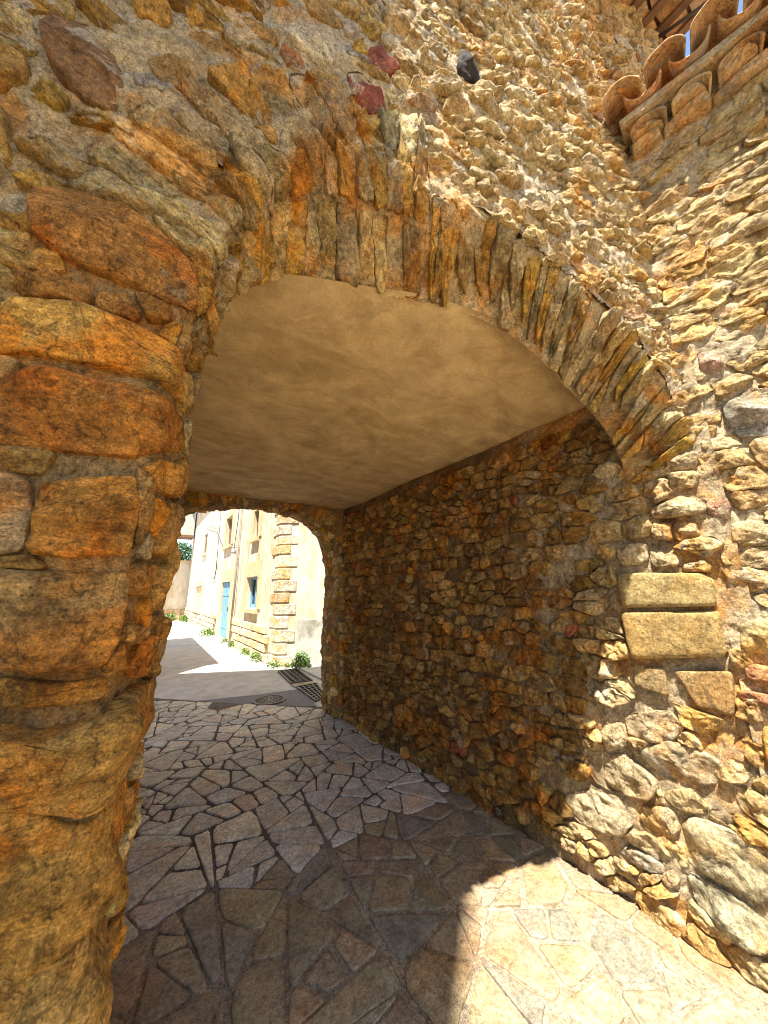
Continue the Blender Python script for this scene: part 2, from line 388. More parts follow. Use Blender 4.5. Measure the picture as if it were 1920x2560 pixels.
# ------------------------------------------------------------------ stones measured one by one: (outline on the wall), colour, how far they stand proud
PIER = [
  ([(2.39,-0.378),(2.438,-0.349),(2.485,-0.233),(2.471,-0.128),(2.426,-0.042),(2.333,0.044),(2.306,0.017),(2.294,-0.089),(2.287,-0.252),(2.309,-0.334)], (0.37,0.19,0.06), 0.05),
  ([(2.214,-0.346),(2.235,-0.276),(2.23,-0.198),(2.19,-0.194),(2.138,-0.321)], (0.4,0.21,0.07), 0.02),
  ([(2.233,-0.19),(2.261,-0.136),(2.218,-0.094),(2.192,-0.106),(2.187,-0.184)], (0.42,0.22,0.07), 0.018),
  ([(2.277,-0.132),(2.28,-0.045),(2.239,-0.031),(2.209,-0.077)], (0.3,0.2,0.08), 0.015),
  ([(2.124,-0.317),(2.163,-0.228),(2.176,-0.083),(2.17,0.006),(2.135,0.088),(2.073,0.123),(2.057,-0.139),(2.058,-0.252),(2.039,-0.29)], (0.58,0.36,0.11), 0.03),
  ([(1.986,-0.276),(2.019,-0.217),(2.016,-0.094),(2.03,0.146),(1.97,0.204),(1.895,0.036),(1.859,-0.038),(1.863,-0.168),(1.861,-0.255)], (0.4,0.185,0.045), 0.035),
  ([(1.802,-0.285),(1.787,-0.199),(1.724,-0.184),(1.644,-0.187),(1.629,-0.255)], (0.36,0.27,0.18), 0.02),
  ([(1.779,-0.174),(1.798,-0.097),(1.805,-0.023),(1.747,-0.008),(1.645,-0.009),(1.634,-0.106),(1.638,-0.176),(1.725,-0.174)], (0.46,0.235,0.06), 0.03),
  ([(1.605,-0.264),(1.591,-0.107),(1.591,-0.013),(1.572,-0.001),(1.498,0.007),(1.444,-0.004),(1.414,-0.035),(1.414,-0.13),(1.43,-0.233)], (0.36,0.25,0.12), 0.04),
  ([(1.413,-0.23),(1.397,-0.14),(1.386,-0.078),(1.391,-0.021),(1.356,-0.002),(1.341,-0.079),(1.361,-0.22)], (0.42,0.27,0.09), 0.02),
  ([(1.338,-0.216),(1.301,-0.1),(1.312,-0.04),(1.335,0.097),(1.334,0.236),(1.294,0.257),(1.228,0.234),(1.177,0.155),(1.156,-0.013),(1.185,-0.107),(1.21,-0.194)], (0.43,0.265,0.085), 0.05),
  ([(1.193,-0.191),(1.17,-0.105),(1.132,-0.016),(1.159,0.139),(1.117,0.143),(0.996,0.133),(0.983,-0.003),(0.959,-0.049),(0.994,-0.156)], (0.43,0.25,0.07), 0.04),
  ([(0.979,-0.153),(0.942,-0.034),(0.967,0.049),(0.932,0.105),(0.83,0.161),(0.764,0.173),(0.833,-0.127)], (0.46,0.3,0.11), 0.04),
  ([(1.779,0.046),(1.778,0.127),(1.729,0.126),(1.686,0.112),(1.701,0.062)], (0.62,0.28,0.04), 0.012),
  ([(1.796,0.142),(1.786,0.212),(1.698,0.23),(1.645,0.209),(1.655,0.144),(1.729,0.148)], (0.4,0.24,0.08), 0.02),
  ([(1.619,0.02),(1.624,0.14),(1.574,0.171),(1.544,0.113),(1.555,0.043)], (0.4,0.22,0.07), 0.015),
  ([(1.614,0.163),(1.635,0.212),(1.573,0.232),(1.505,0.207),(1.515,0.158)], (0.45,0.27,0.09), 0.02),
  ([(1.535,0.098),(1.542,0.149),(1.496,0.156),(1.466,0.122),(1.478,0.092)], (0.6,0.27,0.04), 0.012),
  ([(1.441,0.084),(1.458,0.156),(1.439,0.202),(1.366,0.2),(1.36,0.113),(1.397,0.062)], (0.4,0.22,0.06), 0.02),
  ([(1.872,0.044),(1.902,0.199),(1.856,0.228),(1.808,0.182),(1.805,0.066),(1.836,-0.0)], (0.46,0.24,0.06), 0.02),
  ([(1.834,-0.018),(1.83,0.001),(1.793,0.056),(1.706,0.049),(1.654,0.021),(1.716,-0.005)], (0.36,0.23,0.1), 0.012),
]
FRONT = [
  ([(-0.414,3.056),(-0.316,3.164),(-0.255,3.099),(-0.175,2.971),(-0.195,2.864),(-0.272,2.829),(-0.356,2.888)], (0.3,0.16,0.06), 0.03),
  ([(-0.487,2.885),(-0.408,2.93),(-0.39,2.827),(-0.458,2.76)], (0.5,0.28,0.07), 0.03),
  ([(-0.477,2.73),(-0.405,2.718),(-0.369,2.529),(-0.424,2.47)], (0.52,0.3,0.07), 0.03),
  ([(-0.25,3.332),(-0.165,3.415),(-0.124,3.342),(-0.139,3.28),(-0.208,3.264)], (0.55,0.29,0.06), 0.03),
  ([(0.181,3.566),(0.236,3.62),(0.396,3.569),(0.384,3.5),(0.324,3.46),(0.208,3.489)], (0.66,0.55,0.36), 0.035),
  ([(0.179,3.433),(0.241,3.467),(0.283,3.409),(0.269,3.358),(0.198,3.364)], (0.42,0.19,0.07), 0.025),
  ([(0.399,3.79),(0.456,3.859),(0.477,3.78),(0.428,3.704)], (0.62,0.5,0.34), 0.025),
  ([(0.504,3.719),(0.586,3.799),(0.667,3.711),(0.606,3.618),(0.523,3.618)], (0.36,0.12,0.07), 0.03),
  ([(0.419,3.515),(0.488,3.569),(0.583,3.478),(0.601,3.4),(0.52,3.344),(0.447,3.404)], (0.3,0.095,0.06), 0.03),
  ([(0.96,4.037),(1.046,4.068),(1.075,3.896),(1.002,3.86),(0.939,3.924)], (0.05,0.045,0.045), 0.045),
  ([(0.028,3.482),(0.113,3.535),(0.193,3.469),(0.165,3.398),(0.062,3.405)], (0.48,0.27,0.08), 0.025),
  ([(-0.097,3.299),(-0.003,3.337),(0.096,3.307),(0.072,3.242),(-0.035,3.243)], (0.44,0.25,0.08), 0.025),
  ([(0.23,3.776),(0.333,3.876),(0.447,3.824),(0.409,3.748),(0.301,3.706)], (0.46,0.28,0.1), 0.03),
  ([(0.569,4.011),(0.635,4.072),(0.722,3.994),(0.674,3.906),(0.599,3.916)], (0.5,0.33,0.13), 0.03),
  ([(-0.181,3.122),(-0.079,3.165),(-0.01,3.094),(-0.03,3.029),(-0.15,3.048)], (0.4,0.24,0.08), 0.02),
]
JAMB = [
  ([(0.899,1.591),(0.861,1.615),(0.534,1.598),(0.502,1.565),(0.512,1.446),(0.902,1.425)], (0.58,0.42,0.17), 0.045),
  ([(0.914,1.408),(0.51,1.43),(0.513,1.229),(0.896,1.167)], (0.56,0.39,0.15), 0.04),
  ([(0.894,1.149),(0.75,1.149),(0.763,1.015),(0.904,1.035)], (0.52,0.36,0.16), 0.016),
  ([(0.724,1.143),(0.508,1.173),(0.532,0.984),(0.663,0.988)], (0.52,0.34,0.14), 0.02),
  ([(0.686,1.928),(0.539,1.98),(0.463,1.935),(0.487,1.872),(0.67,1.878)], (0.52,0.38,0.19), 0.07),
  ([(0.58,2.189),(0.46,2.18),(0.469,2.099),(0.579,2.108)], (0.5,0.38,0.2), 0.04),
  ([(0.581,2.099),(0.468,2.084),(0.485,2.004),(0.585,2.016)], (0.5,0.38,0.2), 0.045),
  ([(0.697,1.863),(0.615,1.854),(0.622,1.756),(0.703,1.778)], (0.45,0.25,0.08), 0.04),
  ([(0.602,1.847),(0.519,1.837),(0.519,1.765),(0.61,1.75)], (0.45,0.27,0.1), 0.04),
  ([(0.887,1.75),(0.739,1.77),(0.746,1.662),(0.868,1.645)], (0.5,0.36,0.18), 0.03),
  ([(0.724,1.732),(0.621,1.709),(0.616,1.629),(0.729,1.637)], (0.5,0.36,0.18), 0.03),
  ([(0.975,0.879),(0.783,0.949),(0.721,0.896),(0.809,0.79),(0.969,0.783)], (0.4,0.27,0.14), 0.03),
  ([(1.103,0.789),(0.992,0.842),(0.987,0.735),(1.098,0.666)], (0.44,0.31,0.15), 0.03),
  ([(1.232,0.587),(1.005,0.686),(0.876,0.609),(0.931,0.509),(1.174,0.473)], (0.42,0.3,0.15), 0.03),
  ([(0.957,0.723),(0.768,0.823),(0.612,0.781),(0.661,0.674),(0.853,0.638)], (0.36,0.29,0.19), 0.03),
  ([(0.865,0.565),(0.765,0.633),(0.691,0.591),(0.733,0.529),(0.834,0.53)], (0.42,0.28,0.1), 0.04),
  ([(0.811,0.457),(0.766,0.509),(0.614,0.524),(0.526,0.5),(0.561,0.31),(0.667,0.302),(0.802,0.314)], (0.42,0.36,0.21), 0.045),
  ([(0.822,0.274),(0.701,0.274),(0.57,0.26),(0.592,0.136),(0.673,0.112),(0.796,0.162)], (0.4,0.36,0.22), 0.04),
  ([(1.11,0.217),(1.028,0.268),(0.916,0.25),(0.923,0.21),(1.042,0.184)], (0.42,0.37,0.28), 0.03),
  ([(0.921,0.22),(0.871,0.256),(0.85,0.223),(0.893,0.173),(0.927,0.181)], (0.45,0.27,0.13), 0.03),
  ([(1.061,0.059),(0.957,0.11),(0.862,0.054),(0.89,-0.014),(1.016,-0.024)], (0.48,0.3,0.1), 0.03),
  ([(0.955,0.479),(0.828,0.514),(0.816,0.427),(0.916,0.361),(0.99,0.384)], (0.4,0.29,0.15), 0.03),
  ([(1.373,0.347),(1.177,0.449),(1.008,0.396),(1.067,0.289),(1.308,0.238)], (0.44,0.33,0.18), 0.03),
]
RIGHT = [
  ([(0.131,2.39),(0.232,2.442),(0.308,2.384),(0.27,2.175),(0.16,2.201),(0.119,2.274)], (0.4,0.36,0.28), 0.04),
  ([(0.173,2.186),(0.299,2.187),(0.262,1.986),(0.191,2.047)], (0.5,0.33,0.14), 0.03),
  ([(0.089,2.692),(0.154,2.67),(0.177,2.567),(0.124,2.543),(0.081,2.59)], (0.47,0.29,0.19), 0.03),
  ([(0.049,1.816),(0.124,1.826),(0.213,1.792),(0.196,1.695),(0.046,1.71)], (0.5,0.37,0.19), 0.03),
  ([(-0.009,1.937),(0.071,1.943),(0.082,1.876),(0.036,1.829),(-0.014,1.859)], (0.46,0.26,0.17), 0.025),
  ([(0.116,2.496),(0.202,2.53),(0.267,2.473),(0.168,2.423),(0.108,2.4)], (0.5,0.37,0.18), 0.03),
  ([(-0.011,1.215),(0.108,1.212),(0.097,1.149),(-0.01,1.142)], (0.45,0.24,0.13), 0.03),
  ([(-0.045,1.1),(0.088,1.105),(0.08,1.06),(-0.038,1.056)], (0.42,0.2,0.11), 0.03),
  ([(0.005,1.388),(0.144,1.412),(0.115,1.248),(-0.004,1.254)], (0.52,0.38,0.16), 0.035),
  ([(-0.0,0.967),(0.082,1.002),(0.045,0.797),(-0.008,0.813)], (0.52,0.33,0.1), 0.035),
]
# ------------------------------------------------------------------ surfaces of the place
FN = np.array((-0.2055, -0.9787, 0.0))
def front_y(x): return 0.92 - 0.21*x
def S_front(u, v, w):
    u, v, w = map(np.asarray, (u, v, w)); P = np.stack([u, front_y(u), v], -1).astype(float)
    und = fbm(P*np.array((1.6, 1.6, 1.6))+3.1, 3)*0.035
    return P + (w+und)[..., None]*FN
def S_pass(u, v, w):
    u, v, w = map(np.asarray, (u, v, w)); P = np.stack([np.full(np.shape(u), 2.165), u, v], -1).astype(float)
    und = fbm(P*1.5+40, 3)*0.03
    P[..., 0] -= w+und; return P
def S_left(u, v, w):
    u, v, w = map(np.asarray, (u, v, w)); P = np.stack([np.full(np.shape(u), -0.03), u, v], -1).astype(float)
    P[..., 0] += w+fbm(P*1.5+60, 3)*0.02; return P
RN = np.array((-0.9752, -0.2212, 0.0))
def S_right(u, v, w):
    u, v, w = map(np.asarray, (u, v, w)); P = np.stack([2.165+0.2212*u, 0.466-0.9752*u, v], -1).astype(float)
    return P + (w+fbm(P*1.5+80, 3)*0.025)[..., None]*RN
def S_floor(u, v, w):
    u, v, w = map(np.asarray, (u, v, w)); P = np.stack([u, v, w], -1).astype(float)
    P[..., 2] += 0.006*fbm(np.stack([u*1.1, v*1.1, v*0], -1), 2); return P
def crom(P, m):
    P = np.asarray(P, float); Q = np.vstack([2*P[0]-P[1], P, 2*P[-1]-P[-2]]); out = []
    for i in range(len(P)-1):
        a, b, c, d = Q[i:i+4]
        for t in np.linspace(0, 1, m, endpoint=False):
            out.append(0.5*((2*b)+(c-a)*t+(2*a-5*b+4*c-d)*t*t+(-a+3*b-3*c+d)*t**3))
    out.append(P[-1]); return np.array(out)
class Ring:
    """an arch: front face round the opening (r < 0), rounded arris, underside (r > 0)"""
    def __init__(s, F2, B2, fy, depth, fn, rho=0.045, m=24, und=0.02, seed=0.0, back=0.30):
        s.back = back
        F2 = crom(F2, m); B2 = crom(B2, m); dp = crom(np.stack([depth, depth], 1), m)[:, 0]
        s.F = np.stack([F2[:, 0], fy(F2[:, 0]), F2[:, 1]], 1)
        s.B = np.stack([B2[:, 0], fy(B2[:, 0])+dp, B2[:, 1]], 1)
        s.s = np.r_[0, np.cumsum(np.linalg.norm(np.diff(F2, axis=0), axis=1))]
        T = np.gradient(s.F, s.s, axis=0); 
        for _ in range(6): T[1:-1] = (T[:-2]+2*T[1:-1]+T[2:])/4
        T /= np.linalg.norm(T, axis=1)[:, None]
        s.fn = np.asarray(fn, float); s.N = np.cross(T, s.fn); s.N /= np.linalg.norm(s.N, axis=1)[:, None]
        if s.N[len(s.N)//2, 2] < 0: s.N = -s.N
        D = s.B-s.F; s.D = D/s.back
        n = np.cross(T, s.D); n /= np.linalg.norm(n, axis=1)[:, None]
        if n[len(n)//2, 2] > 0: n = -n
        s.ns = n; s.rho = rho; s.und = und; s.seed = seed
    def at(s, A, u): return np.stack([np.interp(u, s.s, A[:, i]) for i in range(3)], -1)
    def __call__(s, u, v, w):
        u, v, w = (np.asarray(x, float) for x in (u, v, w))
        F = s.at(s.F, u); N = s.at(s.N, u); D = s.at(s.D, u); ns = s.at(s.ns, u); h = s.rho
        a = np.clip((v+h)/(2*h), 0, 1)[..., None]
        lin = np.where((v < 0)[..., None], F+np.abs(v)[..., None]*N, F+v[..., None]*D)
        bez = (1-a)**2*(F+h*N)+2*a*(1-a)*F+a*a*(F+h*D)
        P = np.where((np.abs(v) < h)[..., None], bez, lin)
        n = (1-a)*s.fn+a*ns; n /= np.linalg.norm(n, axis=-1)[..., None]
        return P+(w+fbm(P*2.6+s.seed, 3)*s.und)[..., None]*n
ARCH_F = [(-.03,0),(-.03,.5),(-.035,1.0),(-.03,1.5),(-.03,2.0),(.0,2.2),(.04,2.40),(.10,2.62),(.18,2.82),(.28,2.95),(.42,3.03),(.6,3.06),(.85,3.07),(1.1,3.05),(1.35,2.97),(1.6,2.86),(1.8,2.73),(1.95,2.58),(2.08,2.41),(2.16,2.22),(2.2,2.0),(2.22,1.6)]
ARCH_B = [(.02,0),(.02,.5),(.045,1.0),(.07,1.5),(.06,2.0),(.07,2.22),(.08,2.38),(.13,2.56),(.22,2.67),(.36,2.75),(.55,2.79),(.77,2.81),(1.0,2.84),(1.25,2.83),(1.48,2.76),(1.68,2.62),(1.84,2.50),(1.98,2.37),(2.09,2.22),(2.15,2.05),(2.2,1.9),(2.22,1.6)]
ARCH_D = [.28]*6+[.27]*6+[.26]*6+[.28,.30,.32,.34]
S_ring = Ring(ARCH_F, ARCH_B, front_y, ARCH_D, FN, seed=5.0)
FAR_F = [(-.1,0),(-.1,1.0),(-.1,1.9),(.0,2.25),(.24,2.44),(.55,2.53),(.85,2.585),(1.13,2.60),(1.5,2.57),(1.78,2.46),(1.97,2.27),(2.06,2.0),(2.09,1.6),(2.08,.8),(2.09,0)]
FAR_B = [(-.1,0),(-.1,1.0),(-.1,1.9),(.0,2.3),(.25,2.49),(.55,2.57),(.85,2.625),(1.13,2.645),(1.5,2.61),(1.79,2.50),(2.0,2.30),(2.10,2.0),(2.12,1.6),(2.10,.8),(2.11,0)]
S_far = Ring(FAR_F, FAR_B, lambda x: 4.22+0*x, [0.5]*15, (0, -1, 0), rho=0.04, seed=9.0, back=0.5)
def arch_s(z_left=None, x=None):
    return float(S_ring.s[int(np.argmin(np.abs(S_ring.F[:, 0]-x)))])
S_L = 2.27; S_M = arch_s(x=0.78); S_R = arch_s(x=2.195)
def hull_hole(P):
    P = np.asarray(P, float); pts = sorted(map(tuple, P)); 
    def half(pp):
        o = []
        for p in pp:
            while len(o) > 1 and (o[-1][0]-o[-2][0])*(p[1]-o[-2][1])-(o[-1][1]-o[-2][1])*(p[0]-o[-2][0]) <= 0: o.pop()
            o.append(p)
        return o[:-1]
    H = half(pts)+half(pts[::-1]); return (np.array(H), 0)
def rough_w(a=0.012, b=0.005, f=8.0, base=0.0):
    return lambda P, u, v: base+fbm(P*f+11, 4, 0.6)*a*2.4+fbm(P*36+5, 3)*b*2.6+fbm(P*2.2+31, 2)*0.010

# ------------------------------------------------------------------ gatehouse with the arched passage
gate = empty('arched_gatehouse', (1.1, 0.7, 0), 'rubble stone gatehouse with a wide arched passage under a plastered ceiling', 'building')

# inside profile test for the front sheet
_pf = S_ring.F[::4]
def above_opening(u, z, m):
    u = np.asarray(u, float); z = np.asarray(z, float)
    top = np.interp(u, S_ring.F[100:470, 0], S_ring.F[100:470, 2])
    left = np.interp(z, S_ring.F[:200, 2], S_ring.F[:200, 0])
    inside = (u > left-m) & (u < 2.25) & (z < top+m)
    return ~inside
front = sheet('front_wall', S_front, np.arange(-1.5, 3.22, 0.0125), np.arange(0, 6.0, 0.0125), lambda P, u, v: rough_w(0.011, 0.006, 8, -0.006)(P, u, v)-0.016*((u > -0.5) & (u < 0.0) & (v < 2.75)), M['mortar'], gate,
              mask=lambda u, v: above_opening(u, v, np.where(u < -0.2, 0.2, np.where(u < 0.72, 0.36, 0.05))))
R = random.Random(11)
def ring_dist(u, z):
    return float(np.min(np.hypot(_pf[:, 0]-u, _pf[:, 2]-z)))
def keep_front(u, z):
    if not above_opening(u, z, 0.0): return False
    if z < 2.25 and u > -0.42: return False
    if u > 2.32 and z < 4.2: return False
    d = ring_dist(u, z)
    return d > (0.34 if u < 0.75 else 0.05)
def cut_front(u, z):
    d = np.hypot(_pf[:, 0]-u, _pf[:, 2]-z); i = int(d.argmin()); n = np.array((u-_pf[i, 0], z-_pf[i, 2]))/max(d[i], 1e-4)
    off = 0.30 if u < 0.75 else 0.0
    return [(-n[0], -n[1], -(n@_pf[i, [0, 2]]+off))] if d[i] < 0.9 else []
items = []
for poly, c, h in FRONT:
    items.append((*stone(S_front, poly, h, R, 34, RING_B, 0.004, 0.20, 0.04, 0.1), c))
holes = [hull_hole(p) for p, c, h in FRONT]
seeds = course_seeds(-0.95, 3.2, 0.2, 5.95, 0.15, 0.052, R, 0.36, 0.7)
for poly in cells(seeds, 2.9, (-0.95, 3.2, 0.2, 5.95), holes, keep_front, cut_front):
    c = centroid(poly); big = c[0] < 0.55
    if R.random() < (0.12 if big else 0.10): continue
    t = shade(R.choice(OCHRE), R)
    if R.random() < 0.025: t = shade((.36,.13,.06), R)
    elif R.random() < 0.05: t = shade((.36,.33,.27), R)
    if not big: t = tuple(x*0.55+y*0.45 for x, y in zip(t, (.63, .51, .30)))  # sunlight painted in: paler stones right of the shade edge
    h = R.uniform(0.004, 0.022) if big else R.choice((0.005, 0.012, 0.02, 0.034))*R.uniform(.7, 1.2)
    items.append((*stone(S_front, poly, h, R, 26, RING_C, R.uniform(0.001, 0.009), 0.30, 0.18, 0.35, 0.03, 1.3), t))
lay(items, 'stone', front, M['pale'], 'small_stones', 290)

# arch ring: mortar skin over pier, arris and underside, then the laid stones
rs = np.r_[np.arange(-0.56, -0.05, 0.0125), np.linspace(-0.05, 0.05, 11), np.arange(0.0625, 0.302, 0.0125)]
ss = np.arange(0, S_ring.s[-1]-0.01, 0.0125)
def w_ring(P, u, v):
    k = np.clip((u-2.2)/0.3, 0, 1)
    return fbm(P*9+11, 4, 0.6)*(0.020+0.008*k)+fbm(P*36+5, 3)*0.012-0.013+0.004*k
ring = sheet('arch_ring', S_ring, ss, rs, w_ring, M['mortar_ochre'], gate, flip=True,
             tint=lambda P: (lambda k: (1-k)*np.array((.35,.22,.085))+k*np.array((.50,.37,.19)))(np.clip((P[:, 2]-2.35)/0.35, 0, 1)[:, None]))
R = random.Random(23); items = []
for poly, c, h in PIER:
    big = abs(area(poly)) > 0.012
    q = np.array(poly); q = q.mean(0)+(q-q.mean(0))*(1.09 if big else 1.03)
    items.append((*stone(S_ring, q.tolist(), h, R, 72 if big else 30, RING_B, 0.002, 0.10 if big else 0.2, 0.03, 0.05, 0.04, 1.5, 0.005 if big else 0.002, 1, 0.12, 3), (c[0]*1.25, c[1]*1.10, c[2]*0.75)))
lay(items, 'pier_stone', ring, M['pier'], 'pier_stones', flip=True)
holes = [hull_hole(p) for p, c, h in PIER]
items = []
sd = course_seeds(0.0, 2.5, -0.45, 0.30, 0.11, 0.085, R, 0.3, 0.4)
for poly in cells(sd, 1.2, (0.0, 2.36, -0.45, 0.30), holes):
    if abs(area(poly)) < 8e-4: continue
    items.append((*stone(S_ring, poly, R.uniform(0.006, 0.02), R, 18, RING_A, 0.008, 0.24, 0.09, 0.2), shade(R.choice(OCHRE), R)))
lay(items, 'pier_stone', ring, M['pier'], 'pier_stones', 120, flip=True)
items = []
def vous(s0, s1, r0, r1, w, h, asp, hh, R):
    sd = course_seeds(s0, s1, r0, r1, w, h, R, 0.30, 0.45)
    for poly in cells(sd, asp, (s0, s1, r0, r1), holes):
        if abs(area(poly)) < 6e-4 or R.random() < 0.05: continue
        t = shade(R.choice(OCHRE), R)
        if R.random() < 0.25: t = shade((.42,.31,.15), R)
        t = tuple(x*1.12 for x in t)
        items.append((*stone(S_ring, poly, R.uniform(*hh), R, 40, RING_C, R.uniform(0.003, 0.007), 0.26, 0.10, 0.3, 0.03, 1.6, 0.0, 1, 0.10, 4), t))
vous(S_L, S_M, -0.36, 0.08, 0.064, 0.30, 0.20, (0.006, 0.032), R)
vous(S_L, S_M, 0.08, 0.30, 0.064, 0.26, 0.22, (0.006, 0.026), R)
vous(S_M, S_R, -0.03, 0.30, 0.062, 0.30, 0.17, (0.006, 0.026), R)
lay(items, 'voussoir', ring, M['stone'], 'small_voussoirs', 290, flip=True)

# passage wall with dressed jamb blocks
def w_pass(P, u, v): return -0.010+fbm(P*8+11, 4, 0.6)*0.026+fbm(P*42+5, 3)*0.010+fbm(P*2.2+31, 2)*0.014
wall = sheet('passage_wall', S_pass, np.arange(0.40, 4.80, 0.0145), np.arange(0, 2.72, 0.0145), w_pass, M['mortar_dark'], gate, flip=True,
             tint=lambda P: (lambda k: (1-k)*np.array((.45,.345,.20))+k*np.array((.20,.13,.058)))(np.clip((P[:, 1]-1.1+0.5*fbm(P*1.7+90, 3))/0.7, 0, 1)[:, None]))  # passage shade painted into the mortar: pale at the mouth, darker inward
R = random.Random(31); items = []; blocks = []; pale_items = []
for i, (poly, c, h) in enumerate(JAMB):
    if i < 4: blocks.append((*stone(S_pass, poly, h, R, 64, RING_B, 0.001, 0.035, 0.006, 0.02, 0.05, 2.0, 0, 1, 0.05, 0), c))
    else: pale_items.append((*stone(S_pass, (np.array(poly).mean(0)+(np.array(poly)-np.array(poly).mean(0))*1.08).tolist(), h*0.8, R, 36, RING_B, 0.002, 0.18, 0.05, 0.12, 0.04, 1.3), tuple(x*0.7+y*0.3 for x, y in zip(c, (.63, .51, .30)))))
lay(blocks, 'jamb_block', wall, M['block'], 'jamb_blocks', flip=True)
holes = [hull_hole(p) for p, c, h in JAMB]
sd = [s for s in course_seeds(0.44, 1.3, 0, 2.6, 0.17, 0.10, R, 0.3, 0.4) if s[0] < 1.0]
sd += [s for s in course_seeds(0.9, 4.4, 0, 2.6, 0.14, 0.075, R, 0.3, 0.7) if s[0] >= 1.0]
for poly in cells(sd, 1.7, (0.44, 4.35, 0.0, 2.56), holes):
    c = centroid(poly)
    if R.random() < 0.07: continue
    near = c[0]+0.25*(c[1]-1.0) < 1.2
    t = shade(R.choice(OCHRE if near else BROWN), R, 0.25)  # sun and shade painted in: pale stones outside the shade edge, dark ones inside
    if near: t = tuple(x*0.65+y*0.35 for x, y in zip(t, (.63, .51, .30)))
    if not near and R.random() < 0.006: t = shade((.36,.13,.05), R)
    h = R.uniform(0.008, 0.036)
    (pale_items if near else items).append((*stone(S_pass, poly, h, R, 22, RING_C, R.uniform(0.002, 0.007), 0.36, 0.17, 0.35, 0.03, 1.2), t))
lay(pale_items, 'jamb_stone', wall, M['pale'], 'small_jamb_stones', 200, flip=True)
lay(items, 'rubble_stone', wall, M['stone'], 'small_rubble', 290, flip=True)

lw = sheet('side_wall', S_left, np.arange(1.0, 4.80, 0.03), np.arange(0, 2.72, 0.03), rough_w(), M['mortar_dark'], gate, tint=(.30,.20,.10))
R = random.Random(37); items = []
for poly in cells(course_seeds(1.2, 4.3, 0, 2.6, 0.2, 0.12, R), 1.5, (1.2, 4.3, 0, 2.6)):
    items.append((*stone(S_left, poly, R.uniform(.01, .03), R, 12, RING_A[:5], 0.01, 0.2, 0.1), shade(R.choice(OCHRE), R)))
lay(items, 'side_wall_stone', lw, M['stone'], 'side_wall_stones', 0)

def S_ceil(u, v, w):
    u, v, w = (np.asarray(x, float) for x in (u, v, w)); v = (front_y(u)+0.245)*(1-v)+4.3*v
    b = np.clip(np.sin(np.clip((u+0.02)/2.18, 0, 1)*math.pi), 0, 1)**0.8*0.21*np.exp(-np.maximum(v-0.95, 0)/0.55)
    P = np.stack([u, v, 2.655+b], -1); P[..., 2] += fbm(P*1.3+7, 3)*0.018-w; return P
sheet('passage_ceiling', S_ceil, np.linspace(-0.15, 2.25, 90), np.linspace(0, 1, 140), lambda P, u, v: fbm(P*6, 3)*0.006, M['ceiling'], gate, flip=True)

# far arch
far_ring = sheet('far_arch', S_far, np.arange(0, S_far.s[-1], 0.025), np.r_[np.arange(-0.5, -0.04, 0.025), np.linspace(-0.04, 0.04, 7), np.arange(0.06, 0.52, 0.025)],
                 rough_w(0.02, 0.008, 7), M['mortar_dark'], gate, flip=True, tint=(.30,.20,.10))
R = random.Random(41); items = []
for (a, b, r0, r1, w, h) in ((1.9, S_far.s[-1]-2.0, -0.24, 0.1, 0.09, 0.3), (1.9, S_far.s[-1]-2.0, 0.1, 0.5, 0.09, 0.24), (S_far.s[-1]-2.0, S_far.s[-1], -0.2, 0.5, 0.14, 0.16)):
    for poly in cells(course_seeds(a, b, r0, r1, w, h, R), w/h, (a, b, r0, r1)):
        items.append((*stone(S_far, poly, R.uniform(0.01, 0.035), R, 16, RING_A, 0.009, 0.26, 0.1, 0.25), shade(R.choice(OCHRE), R, 0.3)))
lay(items, 'far_arch_stone', far_ring, M['stone'], 'far_arch_stones', 200, flip=True)

# the mass of the house round the passage
mb = MB()
mb.aabb((-4.5, 1.30, -0.05), (-0.16, 4.72, 2.9)); mb.aabb((2.36, 0.80, -0.05), (4.6, 4.72, 2.9))
mb.aabb((-4.5, 1.28, 2.92), (4.6, 4.70, 5.9))
mb.aabb((-4.5, 1.06, 0.0), (-1.42, 1.26, 5.9))
mb.build('upper_storey', M['plaster'], gate)
HT = 11.0  # unseen tall block, added and skewed to set the shade on the road
fp = [(-5, 3), (1.5, 3), (1.5, 3.35), (-.46, 4.4), (-2.51, 5.5), (-5, 6.8)]
mb = MB(); mb.add([(x, y, 5.92) for x, y in fp]+[(x, y, HT) for x, y in fp], [(0,5,4,3,2,1), (6,7,8,9,10,11)]+[(i, (i+1) % 6, 6+(i+1) % 6, 6+i) for i in range(6)])
mb.build('road_shade_block', M['plaster'], gate)
# outer face over the far arch and the wall above it
mb = MB()
xs = FAR_B
for i in range(2, len(xs)-4):
    (x0, z0), (x1, z1) = xs[i], xs[i+1]
    mb.add([(x0, 4.74, z0), (x1, 4.74, z1), (x1, 4.74, 2.95), (x0, 4.74, 2.95)], [(3, 2, 1, 0)])
mb.build('rear_wall', M['plaster'], gate)

